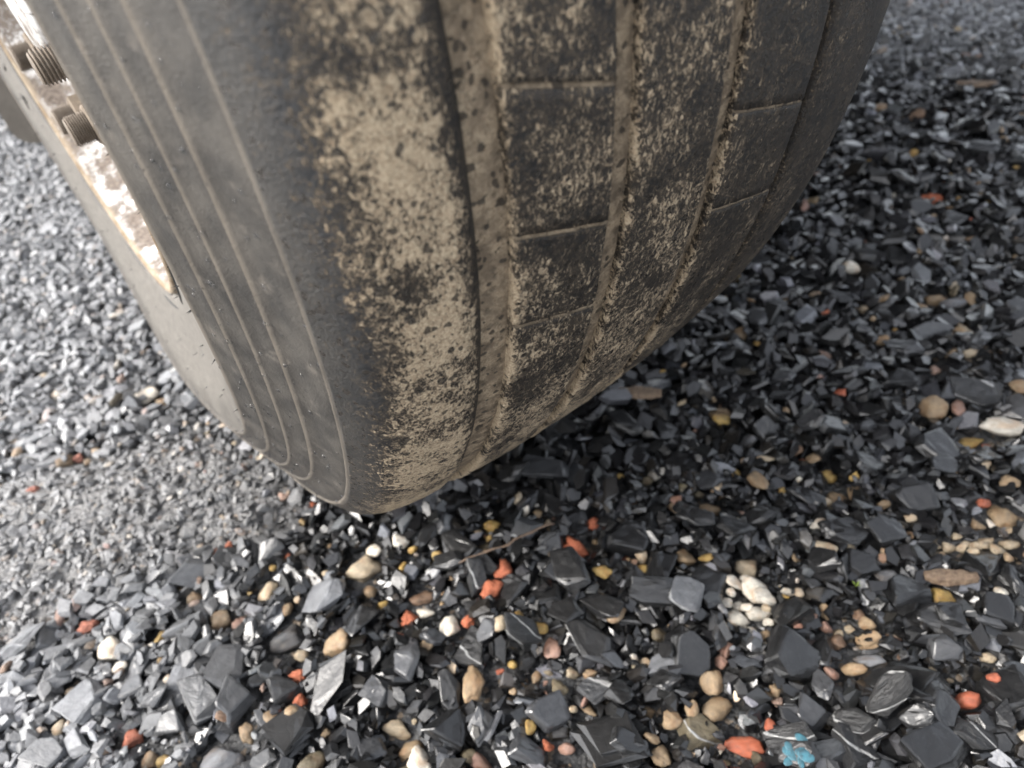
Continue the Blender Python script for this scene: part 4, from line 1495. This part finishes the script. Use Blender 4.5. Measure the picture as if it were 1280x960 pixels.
stuff_slate = promote(stuff_slate, max(0, 296 - n_sl), 's')
stuff_pebble = promote(stuff_pebble, max(0, 170 - n_pb), 'p')


def mass(name, lst, shapes, small, mat):
    VV, FF, CC, WT = [], [], [], []
    off = 0
    for (x, y, z, L, Wd, T, A, cn, ri) in lst:
        src = shapes if L > 0.0065 else small
        V, F = src[int(rng.integers(len(src)))]
        W = (V * np.array([L, Wd, T])) @ A.T + np.array([x, y, z])
        WT.append(np.full(len(V), 1 - 0.9 * max(dry_and_glare(x, y), min(1, 1.2 * ri))))
        VV.append(W); FF.append(F + off)
        t = np.array(TINT[cn]) * rng.uniform(0.72, 1.28) * np.array([rng.uniform(.96, 1.05), 1, rng.uniform(.94, 1.06)])
        if cn in ("dark", "grey") and rng.random() < 0.12:
            t = t * np.array([1.25, 1.08, 0.86])
        dq = dry_and_glare(x, y) * 0.80  # dry dust and painted glare lighten the stone
        t = t * (1 - dq) + DUST_GLARE * dq * rng.uniform(0.78, 1.12)
        if ri > 0.3:
            t = t * (1 - 0.5 * ri) + np.array([0.22, 0.217, 0.213]) * 0.5 * ri
        CC.append(np.repeat(np.array([[*t, 1.0]]), len(V), 0))
        off += len(V)
    V = np.concatenate(VV); F = np.concatenate(FF)
    me = fast_mesh(name, V, F)
    ca = me.attributes.new("tint", 'FLOAT_COLOR', 'POINT')
    ca.data.foreach_set("color", np.concatenate(CC).astype(np.float32).ravel())
    wa = me.attributes.new("wet", 'FLOAT', 'POINT')
    wa.data.foreach_set("value", np.concatenate(WT).astype(np.float32))
    return tag(link(name, me, mat), kind="stuff"), len(F)


o1, t1 = mass("gravel", stuff_slate, slate_low, grit_low, M_slate_stuff)
o2, t2 = mass("pebble_gravel", stuff_pebble, pebble_low + chunk_low, grit_low, M_pebble_stuff)
open("/tmp/stones.txt", "w").write(str((len(stuff_slate), len(stuff_pebble), t1 + t2, len(ITEMS))));print("STONES", len(stuff_slate), len(stuff_pebble), "tris", t1 + t2, "objects", len(ITEMS))

# ------------------------------------------------------------------ wood chips, the dry twig, the teal paint, the green sprout
bark = plain("dead_wood", (0.075, 0.047, 0.029), 0.75, 0, 300, 0.8, (0.16, 0.115, 0.075), 0.7, 0.0012)


def splinter(name, L, Wd, T, seed):
    r = random.Random(seed)
    k = 9
    V, F = [], []
    for i in range(k):
        t = i / (k - 1)
        w = Wd * (0.35 + 0.65 * math.sin(math.pi * (0.12 + 0.76 * t))) * r.uniform(0.85, 1.1)
        b = 0.10 * L * math.sin(2.2 * t + seed)
        for cy_, cz_ in ((-0.5, -0.4), (-0.35, 0.45), (0.1, 0.55), (0.45, 0.3), (0.5, -0.4)):
            V.append(((t - 0.5) * L, cy_ * w + b * 0.25 + r.uniform(-.05, .05) * w, cz_ * T * r.uniform(0.75, 1.15)))
    for i in range(k - 1):
        for j in range(5):
            F.append((i * 5 + j, i * 5 + (j + 1) % 5, i * 5 + 5 + (j + 1) % 5, i * 5 + 5 + j))
    F += [tuple(range(4, -1, -1)), tuple(range((k - 1) * 5, k * 5))]
    return np_mesh(name, V, F)


wood_labels = ["brown splinter of wood lying on the gravel just under the tread", "weathered brown wood chip beside the bright yellow chunk", "pale dry stick on the far gravel under the truck"]
for i, (x, y, L, Wd, T, yaw, k, colr, nm) in enumerate(WOOD_ROWS):
    me = splinter("wood_chip", L, min(Wd, L * 0.34), 0.006, i + 2)
    o = link("wood_chip", me, bark)
    st = settle(x, y, L, min(Wd, L * .34), 0.006, yaw, (0, 0), 0.1)
    o.matrix_world = Matrix.Translation((x, y, st[0] if st else 0.006)) @ Matrix.Rotation(yaw, 4, 'Z')
    tag(o, wood_labels[i], "wood chip", GROUPS["wood_chip"])

tw0, tw1 = Vector((-0.1024, -0.3384, 0.0)), Vector((-0.0134, -0.3670, 0.0))
V, F = [], []
for i in range(13):
    t = i / 12
    p = tw0.lerp(tw1, t)
    p.x += 0.0012 * math.sin(9 * t); p.y += 0.0014 * math.sin(7 * t + 1) + (0.0025 if t > 0.55 else 0)
    hgt = max(hmean(p.x, p.y), 0.004) if i in (0, 6, 12) else None
    p.z = 0.0085 + 0.003 * math.sin(3 * t) + 0.0008 * math.sin(i * 1.9)
    rad_t = 0.00105 * (0.7 + 0.5 * t) * (1 + 0.35 * math.sin(i * 2.3)) * (1 if 0 < i < 12 else 0.6)
    for k in range(6):
        a_ = k * math.pi / 3
        V.append((p.x, p.y + rad_t * math.cos(a_), p.z + rad_t * math.sin(a_)))
for i in range(12):
    for k in range(6):
        F.append((i * 6 + k, i * 6 + (k + 1) % 6, i * 6 + 6 + (k + 1) % 6, i * 6 + 6 + k))
F += [(5, 4, 3, 2, 1, 0), tuple(range(72, 78))]
tag(link("twig", np_mesh("twig", V, F, True), plain("dry_twig", (0.13, 0.085, 0.055), 0.7, 0, 400, 0.6, (0.05, 0.034, 0.024))), "thin dry brown twig lying across the gravel in front of the tyre", "twig")

paint = plain("teal_paint", (0.030, 0.115, 0.150), 0.6, 0, 260, 0.9, (0.02, 0.04, 0.05), 0.6, 0.001)
bm = bmesh.new()
pr = random.Random(4)
for i in range(9):
    cx_, cy_ = -0.0124 + pr.uniform(-0.010, 0.010), -0.6232 + pr.uniform(-0.006, 0.006)
    q = pr.uniform(0.003, 0.006)
    mm = Matrix.Translation((cx_, cy_, hmean(cx_, cy_) + 0.0006)) @ Matrix.Rotation(pr.uniform(0, 6), 4, 'Z') @ Matrix.Diagonal((q, q * pr.uniform(.5, .9), 0.0007, 1))
    bmesh.ops.create_icosphere(bm, subdivisions=2, radius=1.0, matrix=mm)
me = bpy.data.meshes.new("paint_splash"); bm.to_mesh(me); bm.free()
tag(link("paint_splash", me, paint), "small splash of teal paint dried on dark slate", "paint splash")

bm = bmesh.new()
for i in range(4):
    an = i * 1.7
    vs = [bm.verts.new(v) for v in ((0, 0, 0), (0.0016 * math.cos(an) - 0.0008 * math.sin(an), 0.0016 * math.sin(an) + 0.0008 * math.cos(an), 0.003), (0.0042 * math.cos(an), 0.0042 * math.sin(an), 0.0052), (0.0016 * math.cos(an) + 0.0008 * math.sin(an), 0.0016 * math.sin(an) - 0.0008 * math.cos(an), 0.0036))]
    bm.faces.new(vs)
me = bpy.data.meshes.new("sprout"); bm.to_mesh(me); bm.free()
o = link("sprout", me, plain("leaf_green", (0.09, 0.13, 0.012), 0.5))
o.location = (0.1298, -0.5747, max(hmean(0.1298, -0.5747), 0.002))
tag(o, "tiny yellow-green sprout between the wet slate stones", "sprout")

# ------------------------------------------------------------------ mud flap, and an unseen trailer added to shade the gravel
flap_mat = plain("dusty_flap", (0.21, 0.185, 0.155), 0.85, 0, 60, 0.5, (0.30, 0.27, 0.23))
bm = bmesh.new()
pts = []
for cx_, cz_, a0 in ((-0.222 + 0.03, 0.152 + 0.03, 180), (0.20 - 0.03, 0.152 + 0.03, 270)):
    for k in range(7):
        an = R(a0 + 15 * k)
        pts.append((cx_ + 0.03 * math.cos(an), cz_ + 0.03 * math.sin(an)))
pts += [(0.20, 1.02), (-0.222, 1.02)]
lo = [bm.verts.new((x, 0.640, z)) for x, z in pts]
hi = [bm.verts.new((x, 0.650, z)) for x, z in pts]
bm.faces.new(lo); bm.faces.new(hi[::-1])
for i in range(len(pts)):
    j = (i + 1) % len(pts)
    bm.faces.new((lo[i], hi[i], hi[j], lo[j]))
me = bpy.data.meshes.new("mud_flap"); bm.to_mesh(me); bm.free()
FLAP = link("mud_flap", me, flap_mat)
tag(FLAP, "dusty tan mud flap with a rounded corner hanging beyond the wheel", "mud flap")


def box_part(name, x0, x1, y0, y1, z0, z1, mat, parent):
    bm = bmesh.new()
    bmesh.ops.create_cube(bm, size=1.0, matrix=Matrix.Translation(((x0 + x1) / 2, (y0 + y1) / 2, (z0 + z1) / 2)) @ Matrix.Diagonal((x1 - x0, y1 - y0, z1 - z0, 1)))
    bmesh.ops.bevel(bm, geom=bm.edges[:], offset=0.006, segments=1, affect='EDGES')
    me = bpy.data.meshes.new(name); bm.to_mesh(me); bm.free()
    return link(name, me, mat, parent)


steel_dark = plain("chassis_paint", (0.05, 0.05, 0.052), 0.6)
deck_wood = plain("shade_deck_underside", (0.16, 0.12, 0.085), 0.8)
trailer = bpy.data.objects.new("shade_trailer", None)
col.objects.link(trailer)
tag(trailer, "unseen flat trailer added above the muddy wheel for its shade", "trailer")
box_part("shade_deck", -0.20, 2.12, -0.42, 7.0, 1.14, 1.20, deck_wood, trailer)  # added out of view to keep sky light off the right-hand gravel
box_part("added_side_rail", -0.235, -0.203, -0.42, 7.0, 1.10, 1.23, steel_dark, trailer)
box_part("added_side_rail", 2.123, 2.155, -0.42, 7.0, 1.10, 1.23, steel_dark, trailer)
box_part("added_chassis_rail", 0.50, 0.60, -0.40, 7.0, 0.88, 1.137, steel_dark, trailer)
box_part("added_chassis_rail", 1.32, 1.42, -0.40, 7.0, 0.88, 1.137, steel_dark, trailer)
box_part("axle_beam", 0.205, 1.72, -0.05, 0.05, 0.43, 0.53, steel_dark, trailer)


# ------------------------------------------------------------------ labels that single each stone out by its neighbours
LAND = [(n_, x, y) for (o, x, y, c_, k_, n_, L) in ITEMS if n_]
SHORT = {"dark": "dark", "grey": "grey", "pale": "pale grey", "orange": "orange", "tan": "tan", "cream": "cream", "white": "white", "yellow": "yellow", "pink": "pink", "brown": "brown", "olive": "olive"}
used = set()


def zone(x, y):
    if rut_amount(np.array([x]), np.array([y]))[0] > 0.4:
        return "half sunk in the muddy rut"
    if x < -0.2 and y > 0:
        return "on the far gravel beyond the muddy rut"
    if x > 0.30 and y > -0.42:
        return "on the wet gravel under the truck"
    return "on the loose gravel before the tyre"


for (o, x, y, c_, k_, n_, L) in ITEMS:
    if n_:
        lab = f"{n_} lying {zone(x, y)}"
        o['label'] = lab
        used.add(lab)
for (o, x, y, c_, k_, n_, L) in ITEMS:
    if n_:
        continue
    near = sorted(LAND, key=lambda q: math.hypot(q[1] - x, q[2] - y))[:5]
    size = "big " if L > 0.032 else "small " if L < 0.011 else ""
    opts = [f"{size}{SHORT[c_]} {k_} next to the {near[0][0]}"]
    for i_, j_ in ((0, 1), (0, 2), (1, 2), (0, 3), (1, 3), (2, 3), (0, 4), (1, 4), (2, 4), (3, 4)):
        opts.append(f"{size}{SHORT[c_]} {k_} between the {near[i_][0]} and the {near[j_][0]}")
    for wd in ("angular", "narrow", "slanting", "flat-lying"):
        for i_, j_ in ((0, 1), (0, 2), (1, 2)):
            opts.append(f"{wd} {SHORT[c_]} {k_} between the {near[i_][0]} and the {near[j_][0]}")
    lab = next((q for q in opts if q not in used and len(q.split()) <= 16), opts[1])
    used.add(lab)
    o['label'] = lab
